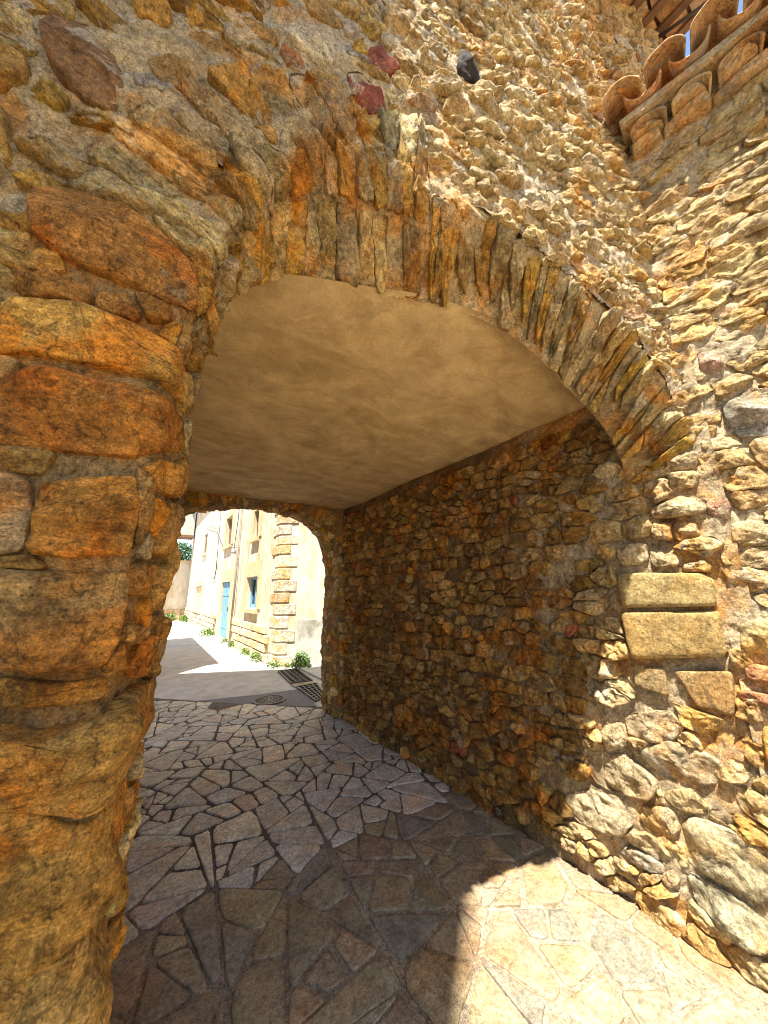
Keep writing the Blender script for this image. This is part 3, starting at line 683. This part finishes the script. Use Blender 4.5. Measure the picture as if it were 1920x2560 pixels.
# gatehouse eave seen at the top of the picture: battens, broken tiles
mb = MB(); mb.aabb((1.83, -0.06, 5.93), (3.14, 0.75, 6.0)); eave = mb.build('roof_eave', M['wood'], gate)
R = random.Random(47)
for i in range(9):
    x = 1.86+i*0.155; mb = MB(); mb.box((x, 0.2, 5.90), (0.028, 0, 0), (0, 0.27, 0), (0, 0, 0.03)); mb.build('rafter', M['wood'], eave)
for i in range(8):
    for j in range(3):
        x = 1.94+i*0.155; y = 0.02+j*0.16
        mb = MB(); mb.box((x, y, 5.905+R.uniform(-.008, .008)), (0.045, R.uniform(-.008, .008), R.uniform(-.006, .006)), (R.uniform(-.01, .01), 0.07, 0), (0, 0, 0.012))
        mb.build('eave_tile', M['terracotta'], eave, tint=shade((.40,.24,.11), R))
R = random.Random(49)
def warp(V, a=0.006, f=14.0):
    return V+np.stack([fbm(V*f+k*37.0, 3) for k in range(3)], -1)*a
def tile_mesh(rad, length, thick, up, seg=10, taper=0.85):
    """half-round clay tile along +x, mouth at x = 0; up: convex side upward"""
    V = []; F = []
    for j, (x, k) in enumerate(((0, 1.0), (length, taper))):
        for sh in (rad, rad-thick):
            for i in range(seg+1):
                a = math.pi*i/seg; s = 1 if up else -1
                V.append((x, math.cos(a)*sh*k, s*math.sin(a)*sh*k))
    n = seg+1
    for i in range(seg):
        F += [(i, i+1, 2*n+i+1, 2*n+i), (n+i+1, n+i, 3*n+i, 3*n+i+1), (i+1, i, n+i, n+i+1), (2*n+i, 2*n+i+1, 3*n+i+1, 3*n+i)]
    F += [(0, 2*n, 3*n, n), (seg, n+seg, 3*n+seg, 2*n+seg)]
    return np.array(V), F
for i in range(7):
    V, F = tile_mesh(0.085, 0.4, 0.014, True); V = V[:, [1, 0, 2]]
    mesh_obj('eave_tile', V+np.array((1.94+i*0.185, -0.12, 6.02)), F, M['terracotta'], eave, shade((.42,.22,.09), R))
mb = MB(); mb.tube([(2.95, 0.30, 5.86), (2.98, 0.12, 5.80), (3.03, -0.02, 5.79), (3.12, -0.16, 5.80), (3.3, -0.5, 5.84), (3.9, -1.9, 5.95)], 0.014, 6)
tag(mb.build('overhead_cable', M['cable'], None, True), 'black cable slung below the dark eave against blue sky', 'cable')

# ------------------------------------------------------------------ house at right with the clay tile cornice
house = empty('corner_house', (2.6, 0.0, 0), 'narrow rubble stone house with a wavy clay tile cornice beside the arch', 'building')
hw = sheet('house_wall', S_right, np.arange(-0.03, 1.7, 0.0125), np.arange(0, 4.12, 0.0125), rough_w(0.012, 0.005, 8, -0.008), M['mortar'], house)
R = random.Random(53); items = []
for poly, c, h in RIGHT: items.append((*stone(S_right, poly, h, R, 34, RING_B, 0.003, 0.18, 0.05, 0.1), c))
holes = [hull_hole(p) for p, c, h in RIGHT]
sd = [s for s in course_seeds(0.0, 1.6, 2.25, 4.06, 0.21, 0.066, R, 0.25, 0.4)]
sd += [s for s in course_seeds(0.0, 1.6, 0.0, 2.25, 0.15, 0.082, R, 0.3, 0.45)]
for poly in cells(sd, 2.2, (0.0, 1.6, 0.0, 4.02), holes):
    if R.random() < 0.04: continue
    t = tuple(x*0.65+y*0.35 for x, y in zip(shade(R.choice(OCHRE), R), (.63, .51, .30)))
    items.append((*stone(S_right, poly, R.uniform(0.006, 0.024), R, 26, RING_C, R.uniform(0.001, 0.006), 0.22, 0.13, 0.2, 0.03, 1.2), t))
lay(items, 'wall_stone', hw, M['pale'], 'small_wall_stones', 290)
TU = np.array((0.2212, -0.9752, 0.0)); UP = np.array((0, 0, 1.0)); O_ = np.array((2.165, 0.466, 0.0))
def RP(t, z, w): return O_+TU*t+UP*z+RN*w
mb = MB(); mb.box(RP(1.6, 4.15, -0.17), TU*1.58, UP*0.075, RN*0.17); cor = mb.build('cornice', M['mortar'], house)
R = random.Random(59); t = 0.02
while t < 1.7:                                             # course of bricks
    L = R.uniform(0.12, 0.25); z0 = 4.035+R.uniform(-.006, .006)
    V, F = stone(S_right, [(t+.004, z0), (t+L-.004, z0), (t+L-.004, z0+.062), (t+.004, z0+.062)], R.uniform(.05, .075), R, 40, RING_B, 0.001, 0.10, 0.02, 0.1, 0.03, 1.0, 0, 1, 0.06, 1)
    mesh_obj('brick', V, F, M['terracotta'], cor, shade((.40,.27,.13), R)); t += L
FR = np.stack([-RN, TU, UP], 1)                            # tile x into the wall, y along it, z up
for i in range(9):                                         # tile mouths under the roof edge
    V, F = tile_mesh(0.082, 0.30, 0.013, True, 12)
    a = np.array((1, 1, 0.8)); mesh_obj('cornice_tile', warp((V*a)@FR.T+RP(0.11+i*0.185+R.uniform(-.012, .012), 4.10, 0.135+R.uniform(-.015, .015)), 0.014), F, M['terracotta'], cor, shade((.42,.29,.145), R))
    q = [(0.11+i*0.185-0.074*math.cos(math.pi*k/8), 4.10+0.066*math.sin(math.pi*k/8)) for k in range(9)][::-1]
    V, F = stone(S_right, q, R.uniform(0.11, 0.14), R, 36, RING_B, 0.001, 0.22, 0.03, 0.2, 0.02, 1.0, 0, 1, 0.1, 3)
    mesh_obj('tile_bedding', V, F, M['terracotta'], cor, shade((.44,.31,.155), R))
mb = MB(); mb.box(RP(1.6, 4.195, -0.05), TU*1.6, UP*0.022, RN*0.2); mb.build('mortar_bed', M['mortar'], cor)
roof = MB()
sl_ = 0.30
for k_ in range(1):
    V = [RP(0, 4.24, 0.10), RP(3.2, 4.24, 0.10), RP(3.2, 4.24+1.2*sl_, -1.1), RP(0, 4.24+1.2*sl_, -1.1)]
    V2 = [v+np.array((0, 0, 0.05)) for v in V]
    roof.add(V+V2, [(0,3,2,1), (4,5,6,7), (0,1,5,4), (1,2,6,5), (2,3,7,6), (3,0,4,7)])
rf = roof.build('roof', M['terracotta'], house, tint=(.30,.17,.08))
SL = np.stack([(-RN+UP*sl_)/math.hypot(1, sl_), TU, np.cross((-RN+UP*sl_)/math.hypot(1, sl_), TU)], 1)
for i in range(17):
    up = i % 2 == 1
    for j in range(3):
        V, F = tile_mesh(0.086 if up else 0.09, 0.42, 0.010, up, 12, 0.88)
        c = RP(0.03+i*0.098, 4.225+(0.075 if up else 0.055), 0.235 if not up else 0.205)
        c = c+SL[:, 0]*(0.36*j+R.uniform(-.015, .015))+np.array((0, 0, R.uniform(-.006, .006)))
        mesh_obj('roof_tile', warp((V*np.array((1, 1, 0.85)))@SL.T+c, 0.016), F, M['terracotta'], rf, shade(R.choice([(.42,.24,.11), (.40,.28,.15), (.46,.34,.19)]) if j == 0 else (.42,.22,.09), R, 0.25))
mb = MB()                                                  # house body behind its wall
q = [RP(0.02, 0, -0.25)[:2], RP(3.2, 0, -0.25)[:2], RP(3.2, 0, -2.4)[:2], (4.6, 0.55)]
mb.add([(x, y, 0) for x, y in q]+[(x, y, 4.1) for x, y in q], [(3,2,1,0), (4,5,6,7), (0,1,5,4), (1,2,6,5), (2,3,7,6), (3,0,4,7)])
mb.build('house_body', M['plaster'], house)
mb = MB(); mb.box(RP(2.45, 2.05, -0.1), TU*0.77, UP*2.03, RN*0.1); mb.build('plain_wall', M['mortar'], house)

# ------------------------------------------------------------------ tall neighbour standing behind the camera, it shades the pier
nb = empty('tall_house', (-2.4, -2.4, 0), 'tall plastered house across the lane, whose shade covers the pier', 'building')
def wall_open(p0, d, L, z0, z1, holes_, n, dep, mat, parent, name):
    """front sheet with real openings and reveals; p0 + d*t, z; n: outward normal"""
    p0, d, n = (np.asarray(x, float) for x in (p0, d, n))
    us = sorted({0, L, *[h[0] for h in holes_], *[h[1] for h in holes_]}); vs = sorted({z0, z1, *[h[2] for h in holes_], *[h[3] for h in holes_]})
    mb = MB(); P = lambda t, z, w: p0+d*t+np.array((0, 0, z))+n*w
    for i in range(len(us)-1):
        for j in range(len(vs)-1):
            a, b, c, e = us[i], us[i+1], vs[j], vs[j+1]
            if any(h[0]-1e-6 <= a and b <= h[1]+1e-6 and h[2]-1e-6 <= c and e <= h[3]+1e-6 for h in holes_): continue
            mb.add([P(a,c,0), P(b,c,0), P(b,e,0), P(a,e,0)], [(0,1,2,3)])
    for h in holes_:
        a, b, c, e = h[:4]
        for q in (((a,c),(b,c)), ((b,c),(b,e)), ((b,e),(a,e)), ((a,e),(a,c))):
            mb.add([P(*q[0],0), P(*q[1],0), P(*q[1],-dep), P(*q[0],-dep)], [(3,2,1,0)])
    return mb.build(name, mat, parent)
KN = 6.2; ch = np.array((-2.13, 0.82-0.265*KN)); HN = 12.6; LEAN = 0.08     # corner sheared and body cut back to place its shade edge
fp = [(ch[0]-0.3, ch[1]-0.2), (ch[0]-3.2, ch[1]-2.55), (-7.5, ch[1]-2.6), (-7.5, ch[1]-0.2)]
mb = MB(); mb.add([(x, y, 0) for x, y in fp]+[(x+LEAN*HN-.01, y, HN) for x, y in fp], [(0,1,2,3), (7,6,5,4)]+[(4+i, 4+(i+1) % 4, (i+1) % 4, i) for i in range(4)]); mb.build('house_body', M['plaster'], nb)
wo = [(0.9, 1.8, 3.6, 5.0), (2.5, 3.4, 3.6, 5.0), (0.9, 1.8, 6.6, 8.0), (2.5, 3.4, 6.6, 8.0)]
nw = wall_open((ch[0], ch[1], 0), (-1, 0, 0), 5.5, 0, HN, wo, (0, 1, 0), 0.19, M['plaster'], nb, 'house_wall')
for v in nw.data.vertices: v.co.x += LEAN*(v.co.z+nw.location.z)
for a, b, c, e in wo:
    mb = MB(); mb.aabb((ch[0]-b+LEAN*c, ch[1]-0.19, c), (ch[0]-a+LEAN*c, ch[1]-0.17, e)); mb.build('window', M['glass'], nb)

# ------------------------------------------------------------------ ground, paving
mb = MB(); mb.aabb((-300, -300, -0.6), (300, 300, -0.06)); tag(mb.build('ground', M['earth']), kind='structure')
EDGE = [(-1.2, 8.3), (.35, 6.67), (1.31, 5.62), (2.14, 4.86), (2.6, 4.4)]
def edge_y(x): return np.interp(x, [p[0] for p in EDGE], [p[1] for p in EDGE])
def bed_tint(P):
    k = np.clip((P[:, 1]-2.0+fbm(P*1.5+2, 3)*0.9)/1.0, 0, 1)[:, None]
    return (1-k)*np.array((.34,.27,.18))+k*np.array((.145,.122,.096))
def pav_w(P, u, v): return fbm(P*30, 3)*0.005-0.001
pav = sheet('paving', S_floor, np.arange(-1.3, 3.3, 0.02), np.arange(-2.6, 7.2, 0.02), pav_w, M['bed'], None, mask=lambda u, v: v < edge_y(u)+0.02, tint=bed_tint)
tag(pav, kind='structure')
R = random.Random(67)
def l1(y): return 0.41+(y-1.716)*0.0876
def l2(y): return 1.01+(y-1.469)*0.107
def split(poly, target, out):
    A = abs(area(poly))
    if A < target(centroid(poly)) or len(poly) < 3: out.append(poly); return
    c = np.asarray(poly); m = c.mean(0); u, s_, vt = np.linalg.svd(c-m); d = vt[0]
    ang = math.atan2(d[1], d[0])+R.gauss(0, 0.36); n = (math.cos(ang), math.sin(ang)); p = m+d*R.uniform(-.22, .22)*s_[0]
    k = n[0]*p[0]+n[1]*p[1]
    for q in (clip(poly, n[0], n[1], k), clip(poly, -n[0], -n[1], -k)):
        if len(q) > 2 and abs(area(q)) > 1e-4: split(q, target, out)
def slab_size(c): return R.choice((0.02, 0.04, 0.06, 0.08, 0.10)) if c[1] < 2.9 else R.choice((0.012, 0.04, 0.06, 0.085, 0.11))
slabs = []
big = [(-1.2, -2.5), (3.1, -2.5), (3.1, 3.9), (2.5, 4.5), (2.14, 4.86), (1.31, 5.62), (.35, 6.67), (-1.2, 8.3)]
k1, k2 = 0.0876, 0.107
sd = []
for _ in range(900):
    p = (R.uniform(-1.3, 3.2), R.uniform(-2.6, 8.2))
    if all(math.hypot(p[0]-q[0], p[1]-q[1]) > 0.52 for q in sd): sd.append(p)
def cut_floor(x, y):
    out = []; n = len(big)
    for i in range(3, n-1):
        (xa, ya), (xb, yb) = big[i], big[i+1]; nx, ny = yb-ya, xa-xb
        out.append((nx, ny, nx*xa+ny*ya))
    return out
for poly in cells(sd, 1.0, (-1.2, 3.1, -2.5, 8.2), (), lambda x, y: y < edge_y(x)+0.1, cut_floor):
    if min(p[1] for p in poly) < 2.9 and centroid(poly)[1] < 3.2:
        for q in (clip(poly, 1, -k1, l1(0)-0.004), clip(clip(poly, -1, k1, -l1(0)-0.004), 1, -k2, l2(0)-0.004), clip(poly, -1, k2, -l2(0)-0.004)):
            if len(q) > 2 and abs(area(q)) > 1e-3: split(q, slab_size, slabs)
    else: split(poly, slab_size, slabs)
items = []
PAVC = [(.37,.32,.26), (.40,.35,.29), (.34,.30,.26), (.42,.34,.24), (.38,.30,.24), (.45,.37,.26), (.33,.30,.28)]
for poly in slabs:
    c = centroid(poly)
    if abs(area(poly)) < 0.0025: continue
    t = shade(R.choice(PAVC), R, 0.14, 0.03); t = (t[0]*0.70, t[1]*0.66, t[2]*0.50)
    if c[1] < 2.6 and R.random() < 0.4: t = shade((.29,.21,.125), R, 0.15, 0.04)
    if c[1] > 2.3: t = tuple(x*1.9+0.05 for x in (np.array(t)*0.55+0.45*np.mean(t)*np.array((1.03, 1.0, 0.92))))  # far slabs are lighter stone, with sheen from the exit painted in too
    g = R.uniform(0.008, 0.020) if c[1] < 2.2 else R.uniform(0.006, 0.018)
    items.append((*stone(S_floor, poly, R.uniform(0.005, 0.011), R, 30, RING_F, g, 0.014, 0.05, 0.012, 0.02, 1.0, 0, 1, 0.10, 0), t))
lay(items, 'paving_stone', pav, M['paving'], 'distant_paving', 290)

# ------------------------------------------------------------------ street beyond the arch
mb = MB()
mb.add([(-8, 4.3, -0.012), (8, 4.3, -0.012), (8, 60, -0.012), (-8, 60, -0.012)], [(0,1,2,3)])
tag(mb.build('road', M['road']), kind='structure')
mb = MB(); mb.add([(.75, 6.25, -0.006), (1.35, 5.58, -0.006), (2.12, 4.9, -0.006), (2.22, 5.9, -0.006), (1.6, 6.0, -0.006)], [(0,1,2,3,4)])
tag(mb.build('road_patch', M['asphalt']), kind='structure')
# manhole cover
mh = empty('manhole_cover', (1.65, 5.57, 0), 'round cast iron manhole cover at the edge of the paving', 'manhole cover')
def disc(mb, c, r0, r1, z0, z1, n=40):
    V = []
    for z, r in ((z0, r1), (z1, r1), (z1, r0)):
        for i in range(n): a = 2*math.pi*i/n; V.append((c[0]+r*math.cos(a), c[1]+r*math.sin(a), z))
    F = [(i, (i+1) % n, n+(i+1) % n, n+i) for i in range(n)]+[(n+i, n+(i+1) % n, 2*n+(i+1) % n, 2*n+i) for i in range(n)]
    return mb.add(V, F)
c = (1.65, 5.57)
disc(MB(), c, 0, 1, 0, 1)
mb = MB(); disc(mb, c, 0.001, 0.195, -0.02, 0.008); mb.build('lid', M['metal'], mh)
mb = MB(); disc(mb, c, 0.20, 0.235, -0.02, 0.013); mb.build('frame_ring', M['metal'], mh)
for r in (0.06, 0.10, 0.14, 0.175):
    for i in range(int(r*120)):
        a = 2*math.pi*i/int(r*120); mb = MB(); e = np.array((math.cos(a), math.sin(a), 0)); tt = np.array((-e[1], e[0], 0))
        mb.box(np.array((c[0], c[1], 0.011))+e*r, e*0.012, tt*0.008, (0, 0, .003)); mb.build('tread_stud', M['metal'], mh)
def grate(pts, lab, n, m):
    g = empty('drain_grate', tuple(np.mean(pts, 0))+(0,), lab, 'drain grate')
    A, B, C_, D_ = [np.array((*p, 0.0)) for p in pts]      # A-B far side, D-C near side
    L = lambda u, v: (A*(1-u)+B*u)*(1-v)+(D_*(1-u)+C_*u)*v
    mb = MB(); mb.add([L(0,0)+np.array((0,0,-.004)), L(1,0)+np.array((0,0,-.004)), L(1,1)+np.array((0,0,-.004)), L(0,1)+np.array((0,0,-.004))], [(0,1,2,3)]); mb.build('drain_pit', M['dark'], g)
    def bar(p, q, w):
        d = q-p; l = np.linalg.norm(d); d /= l; s_ = np.cross((0, 0, 1), d); mb = MB(); mb.box((p+q)/2+np.array((0, 0, 0.008)), d*l/2, s_*w, (0, 0, 0.008)); return mb
    for i in range(n+1): bar(L(0, i/n), L(1, i/n), 0.010).build('cross_bar', M['metal'], g)
    for i in range(m+1): bar(L(i/m, 0)+np.array((0,0,.003)), L(i/m, 1)+np.array((0,0,.003)), 0.012 if i in (0, m) else 0.008).build('long_bar', M['metal'], g)
grate([(2.33, 7.37), (2.69, 7.34), (2.59, 6.24), (2.22, 6.29)], 'iron drain grate in front of the green bush at the house corner', 12, 4)
grate([(2.22, 6.01), (2.57, 6.01), (2.40, 5.25), (2.18, 5.10)], 'iron drain grate nearest the passage, beside the manhole cover', 8, 4)
mb = MB(); mb.add([(2.19, 6.27, .0), (2.6, 6.22, .0), (2.58, 6.04, .0), (2.2, 6.03, .0)], [(3,2,1,0)]); tag(mb.build('road_strip', M['mortar']), kind='structure')
mb = MB(); mb.aabb((2.75, 4.9, -0.05), (5.5, 7.2, 0.02)); tag(mb.build('pavement', M['road']), kind='structure')

# ------------------------------------------------------------------ rendered house with quoins across the street
fh = empty('rendered_house', (2.4, 12, 0), 'pale rendered two storey house with stone quoins and a blue door', 'building')
A0 = np.array((2.42, 7.91, 0.0)); FD = np.array((-0.0224, 0.99975, 0.0)); FNn = np.array((-0.99975, -0.0224, 0.0))
GD = np.array((0.8, -0.6, 0.0)); GN = np.array((-0.6, -0.8, 0.0)); HH = 6.6
win = [(1.62, 2.72, 1.13, 1.97), (1.86, 2.35, 3.04, 3.85), (5.35, 6.40, 3.24, 4.35), (4.92, 6.30, 0.05, 1.93), (11.2, 13.3, 0.74, 1.91), (11.1, 12.0, 3.5, 4.5)]
WD = [0.17, 0.14, 0.16, 0.10, 0.14, 0.10]
fw = wall_open(A0, FD, 17.0, -0.05, HH, win, FNn, 0.32, M['plaster'], fh, 'facade')
gw = wall_open(A0, GD, 5.0, -0.05, HH, [], GN, 0.1, M['plaster'], fh, 'gable_wall')
def FP(t, z, w): return A0+FD*t+np.array((0, 0, z))+FNn*w
def GP(t, z, w): return A0+GD*t+np.array((0, 0, z))+GN*w
def fbox(t0, t1, z0, z1, w0, w1, g=False):
    P = GP if g else FP; d, n = (GD, GN) if g else (FD, FNn); mb = MB()
    mb.box(P((t0+t1)/2, (z0+z1)/2, (w0+w1)/2), d*(t1-t0)/2, n*(w1-w0)/2, UP*(z1-z0)/2); return mb
for i, (a, b, c, e) in enumerate(win):
    o = -WD[i]
    if i == 3:
        d_ = fbox(a, b, c, e, o+0.000, o+0.050).build('door', M['blue'], fh)
        for k in range(5): fbox(a+.03+k*(b-a)/5, a-.01+(k+1)*(b-a)/5, c+.05, e-.03, o+0.050, o+0.065).build('plank', M['blue'], d_)
        fbox(a+.2, a+.26, 0.95, 1.08, o+0.065, o+0.110).build('door_handle', M['metal'], d_)
        fbox(a, b, 1.45, 1.53, o+0.066, o+0.075).build('rail', M['blue'], d_); fbox(a, b, .35, .43, o+0.066, o+0.075).build('rail', M['blue'], d_)
        sur = 0.32
    else:
        w_ = fbox(a, b, c, e, o+0.000, o+0.020).build('window', M['glass'], fh)
        m_ = M['blue'] if i == 0 else M['wood']
        if i in (0, 1):
            for (p, q, r, s) in ((a, a+.09, c, e), (b-.09, b, c, e), (a, b, c, c+.09), (a, b, e-.07, e), ((a+b)/2-.05, (a+b)/2+.05, c, e)): fbox(p, q, r, s, o+0.025, o+0.070).build('window_frame', m_, w_)
        else:
            fbox(a+.02, b-.02, c+.02, e-.02, o+0.025, o+0.060).build('shutter', M['wood'] if i != 4 else M['surround'], w_)
        fbox(a-.12, b+.12, c-.11, c-.003, o+0.060, 0.10).build('window_sill', M['surround'], w_)
        sur = 0.30
    if i != 5:
        j0, j1, z1 = a-sur, b+sur, e+(0.40 if i in (0, 3) else 0.22)
        for p, q, r, s in ((j0, a, c-.0, e), (b, j1, c-.0, e), (j0, j1, e+.002, z1)):
            fbox(p, q, r+.0, s, 0.0, 0.028).build('surround_block', M['surround'], fw)
R = random.Random(71)
for row in range(4):                                       # coursed plinth along the facade
    z0 = -0.02+row*0.2; t = 0.42+0.2*(row % 2)
    while t < 16.8:
        L = R.uniform(0.45, 0.9)
        if not (t+L > 4.6 and t < 6.62):
            q = fbox(t+.015, t+L-.015, z0+.012, z0+.19, -0.01, 0.05+R.uniform(0, .03))
            b = q.build('plinth_stone', M['stone'], fw, tint=shade((.64,.54,.37), R, .15)); mm = b.modifiers.new('bevel', 'BEVEL'); mm.width = 0.02; mm.segments = 2
        t += L
z = 0.0; k = 0                                             # quoins round the corner
while z < 5.8:
    hq = R.uniform(0.22, 0.30); long = k % 2 == 0
    lf, lg = (0.30, 0.42) if long else (0.50, 0.26)
    mb = MB(); w = 0.012+R.uniform(0, .016); hz = z+hq-0.018
    P0 = [FP(lf, 0, w), A0+(FNn+GN)*w*0.75, GP(lg, 0, w), GP(lg, 0, -0.05), FP(lf, 0, -0.05)]
    V = [p+np.array((0, 0, z+.005)) for p in P0]+[p+np.array((0, 0, hz)) for p in P0]
    mb.add(V, [(4,3,2,1,0), (5,6,7,8,9)]+[(i, (i+1) % 5, 5+(i+1) % 5, 5+i) for i in range(5)])
    b = mb.build('quoin', M['stone'], gw, tint=shade(R.choice([(.55,.43,.26), (.50,.38,.21), (.64,.55,.40), (.60,.52,.39), (.62,.54,.41), (.62,.54,.41)]), R, .10)); mm = b.modifiers.new('bevel', 'BEVEL'); mm.width = 0.018; mm.segments = 2
    z += hq; k += 1
fbox(0.46, 5.0, -0.04, 0.94, -0.02, 0.03, True).build('cement_dado', M['grey_render'], gw)
mb = MB(); mb.tube([FP(3.95, 5.9, 0.07), FP(3.97, 2.2, 0.07), FP(4.1, 0.02, 0.08)], 0.035, 8); mb.build('drainpipe', M['pipe'], fh, True)
mb = MB(); mb.tube([FP(7.75, 5.9, 0.04), FP(7.7, 2.5, 0.04), FP(7.9, 2.15, 0.04), FP(8.3, 2.12, .04)], 0.018, 6); mb.build('facade_cable', M['cable'], fh, True)
mb = MB(); mb.tube([FP(4.25, 5.9, 0.05), FP(4.3, 4.0, 0.05), FP(4.55, 3.05, .06), FP(4.4, 2.86, .06), FP(4.0, 2.9, .09)], 0.012, 6)
mb.tube([FP(4.1, 3.0, .06), FP(6.5, 3.25, .05), FP(8.5, 4.3, .05), FP(12, 5.0, .05)], 0.010, 6); mb.build('facade_cable', M['cable'], fh, True)
mb = MB(); e1, e2 = FP(17.0, HH, .35), FP(-.3, HH, .35)
mb.add([FP(-.3, HH, .35), FP(17.2, HH, .35), FP(17.2, HH+1.6, -4), GP(5.2, HH+1.6, -3), GP(5.2, HH, .35)]+[p+np.array((0,0,.12)) for p in (FP(-.3, HH, .35), FP(17.2, HH, .35), FP(17.2, HH+1.6, -4), GP(5.2, HH+1.6, -3), GP(5.2, HH, .35))],
       [(4,3,2,1,0), (5,6,7,8,9)]+[(i, (i+1) % 5, 5+(i+1) % 5, 5+i) for i in range(5)])
mb.build('roof', M['terracotta'], fh, tint=(.40,.22,.10))
mb = MB(); mb.aabb((5.6, 8.5, 0), (8, 24.9, HH)); mb.build('house_body', M['plaster'], fh)
mb = MB(); mb.box(FP(17.0, HH/2, -1.7), FD*0.02, FNn*1.7, UP*HH/2); mb.build('end_wall', M['plaster'], fh)

# far end of the street
gwll = empty('garden_wall', (0, 25.2, 0), 'white garden wall with a stone foot closing the end of the street', 'wall')
mb = MB(); mb.aabb((-6, 25.2, 0), (2.1, 25.5, 3.5)); mb.build('wall_body', M['plaster'], gwll)
mb = MB(); mb.aabb((-6, 25.1, 3.503), (2.1, 25.6, 3.6)); mb.build('coping', M['surround'], gwll)
t = -1.0; R = random.Random(73)
while t < 1.9:
    L = R.uniform(.3, .6)
    for j in range(2):
        mb = MB(); mb.aabb((t+.02, 25.12, j*.32), (t+L-.02, 25.22, j*.32+.3)); mb.build('plinth_stone', M['stone'], gwll, tint=shade((.5,.4,.25), R))
    t += L
lh = empty('overhanging_house', (-1, 27, 0), 'grey overhanging upper floor above the garden wall at the street end', 'building')
mb = MB(); mb.aabb((-6, 24.0, 5.05), (1.95, 24.9, 8.0)); mb.build('upper_floor', M['grey_render'], lh)
mb = MB(); mb.aabb((-6, 23.9, 4.9), (1.98, 25.0, 5.04)); mb.build('floor_beam', M['wood'], lh)
mb = MB(); mb.aabb((-6, 24.0, 0), (-2.5, 24.9, 4.88)); mb.build('house_body', M['plaster'], lh)
# house on the left of the street, whose shade lies on the road
sh = empty('street_house', (-2.5, 10, 0), 'plain house left of the street, whose shade lies on the road', 'building')
mb = MB(); mb.aabb((-4.5, 7.3, 0), (-0.76, 13.0, 6.9)); mb.build('house_body', M['plaster'], sh)
mb = MB(); mb.aabb((-4.6, 7.2, 6.92), (-0.66, 13.1, 7.05)); mb.build('roof', M['terracotta'], sh, tint=(.4,.22,.1))

# ------------------------------------------------------------------ plants
def leaves(n, rad, hgt, size, R, c=(0, 0, 0), dome=True):
    V = []; F = []
    for i in range(n):
        while True:
            p = np.array([R.uniform(-1, 1), R.uniform(-1, 1), R.uniform(0 if dome else -1, 1)])
            if np.linalg.norm(p) < 1 and (np.linalg.norm(p) > 0.35 or R.random() < .3): break
        p = p*np.array((rad[0], rad[1], hgt)); a = np.array([R.gauss(0, 1) for _ in range(3)]); a /= np.linalg.norm(a)
        b = np.cross(a, [R.gauss(0, 1) for _ in range(3)]); b /= np.linalg.norm(b); s_ = size*R.uniform(.6, 1.4); p = p+np.array(c)
        k = len(V); V += [p-a*s_, p+b*s_*.45, p+a*s_, p-b*s_*.45]; F.append((k, k+1, k+2, k+3))
    return np.array(V), F
R = random.Random(79)
def weed(loc, rad, hgt, n, size, lab, name='weed', cat='weed', group='weeds along the foot of the house'):
    w = empty(name, tuple(loc), lab, cat, group)
    V, F = leaves(n, rad, hgt, size, R); mesh_obj('foliage', V+np.array(loc)+np.array((0, 0, .015)), F, M['leaf'], w, smooth=False)
    mb = MB()
    for i in range(5):
        a = R.uniform(0, 6.3); mb.tube([np.array(loc)+np.array((0, 0, -.005)), np.array(loc)+np.array((math.cos(a)*rad[0]*.5, math.sin(a)*rad[1]*.5, hgt*.7))], 0.004, 4)
    mb.build('stems', M['leaf'], w); return w
weed(GP(0.62, 0, .16), (.21, .17), .31, 420, .03, 'large bright green bush against the damp cement dado', 'bush', 'bush', None)
weed(GP(0.02, 0, .16), (.16, .14), .13, 120, .026, 'low weeds at the foot of the corner quoins')
weed(GP(0.32, 0, .14), (.09, .09), .10, 70, .024, 'small weed between the corner quoins and the large bush')
weed(FP(.9, 0, .16), (.13, .28), .19, 150, .03, 'tall weed on the plinth just left of the corner')
weed(FP(1.9, 0, .14), (.12, .25), .15, 120, .03, 'second clump of weeds from the corner along the plinth')
weed(FP(3.55, 0, .14), (.12, .2), .16, 110, .03, 'weeds just right of the drainpipe foot')
weed(FP(4.6, 0, .14), (.1, .2), .14, 90, .03, 'weeds between the drainpipe and the blue door')
weed(FP(7.2, 0, .25), (.28, .45), .24, 160, .05, 'green clump left of the blue door step')
weed(FP(15.4, 0, .2), (.25, .5), .38, 160, .07, 'green clump at the far end of the plinth')
weed((1.15, 24.9, 0), (.45, .25), .42, 200, .07, 'bright weeds at the foot of the garden wall')
tr = empty('garden_tree', (1.2, 29, 0), 'leafy green tree rising behind the garden wall', 'tree')
mb = MB(); mb.tube([(1.2, 29, 0), (1.25, 29, 2), (1.15, 29, 3.6)], [.16, .12, .07], 8)
for a in range(6): mb.tube([(1.2, 29, 2.4+a*.2), (1.2+.9*math.cos(a*1.05), 29+.9*math.sin(a*1.05), 3.9+.15*a)], [.05, .02], 6)
mb.build('trunk', M['bark'], tr)
V1, F1 = leaves(2600, (1.7, 1.4), 1.05, .10, R, (1.2, 29, 4.2), False); mesh_obj('crown', V1, F1, M['leaf2'], tr, smooth=False)
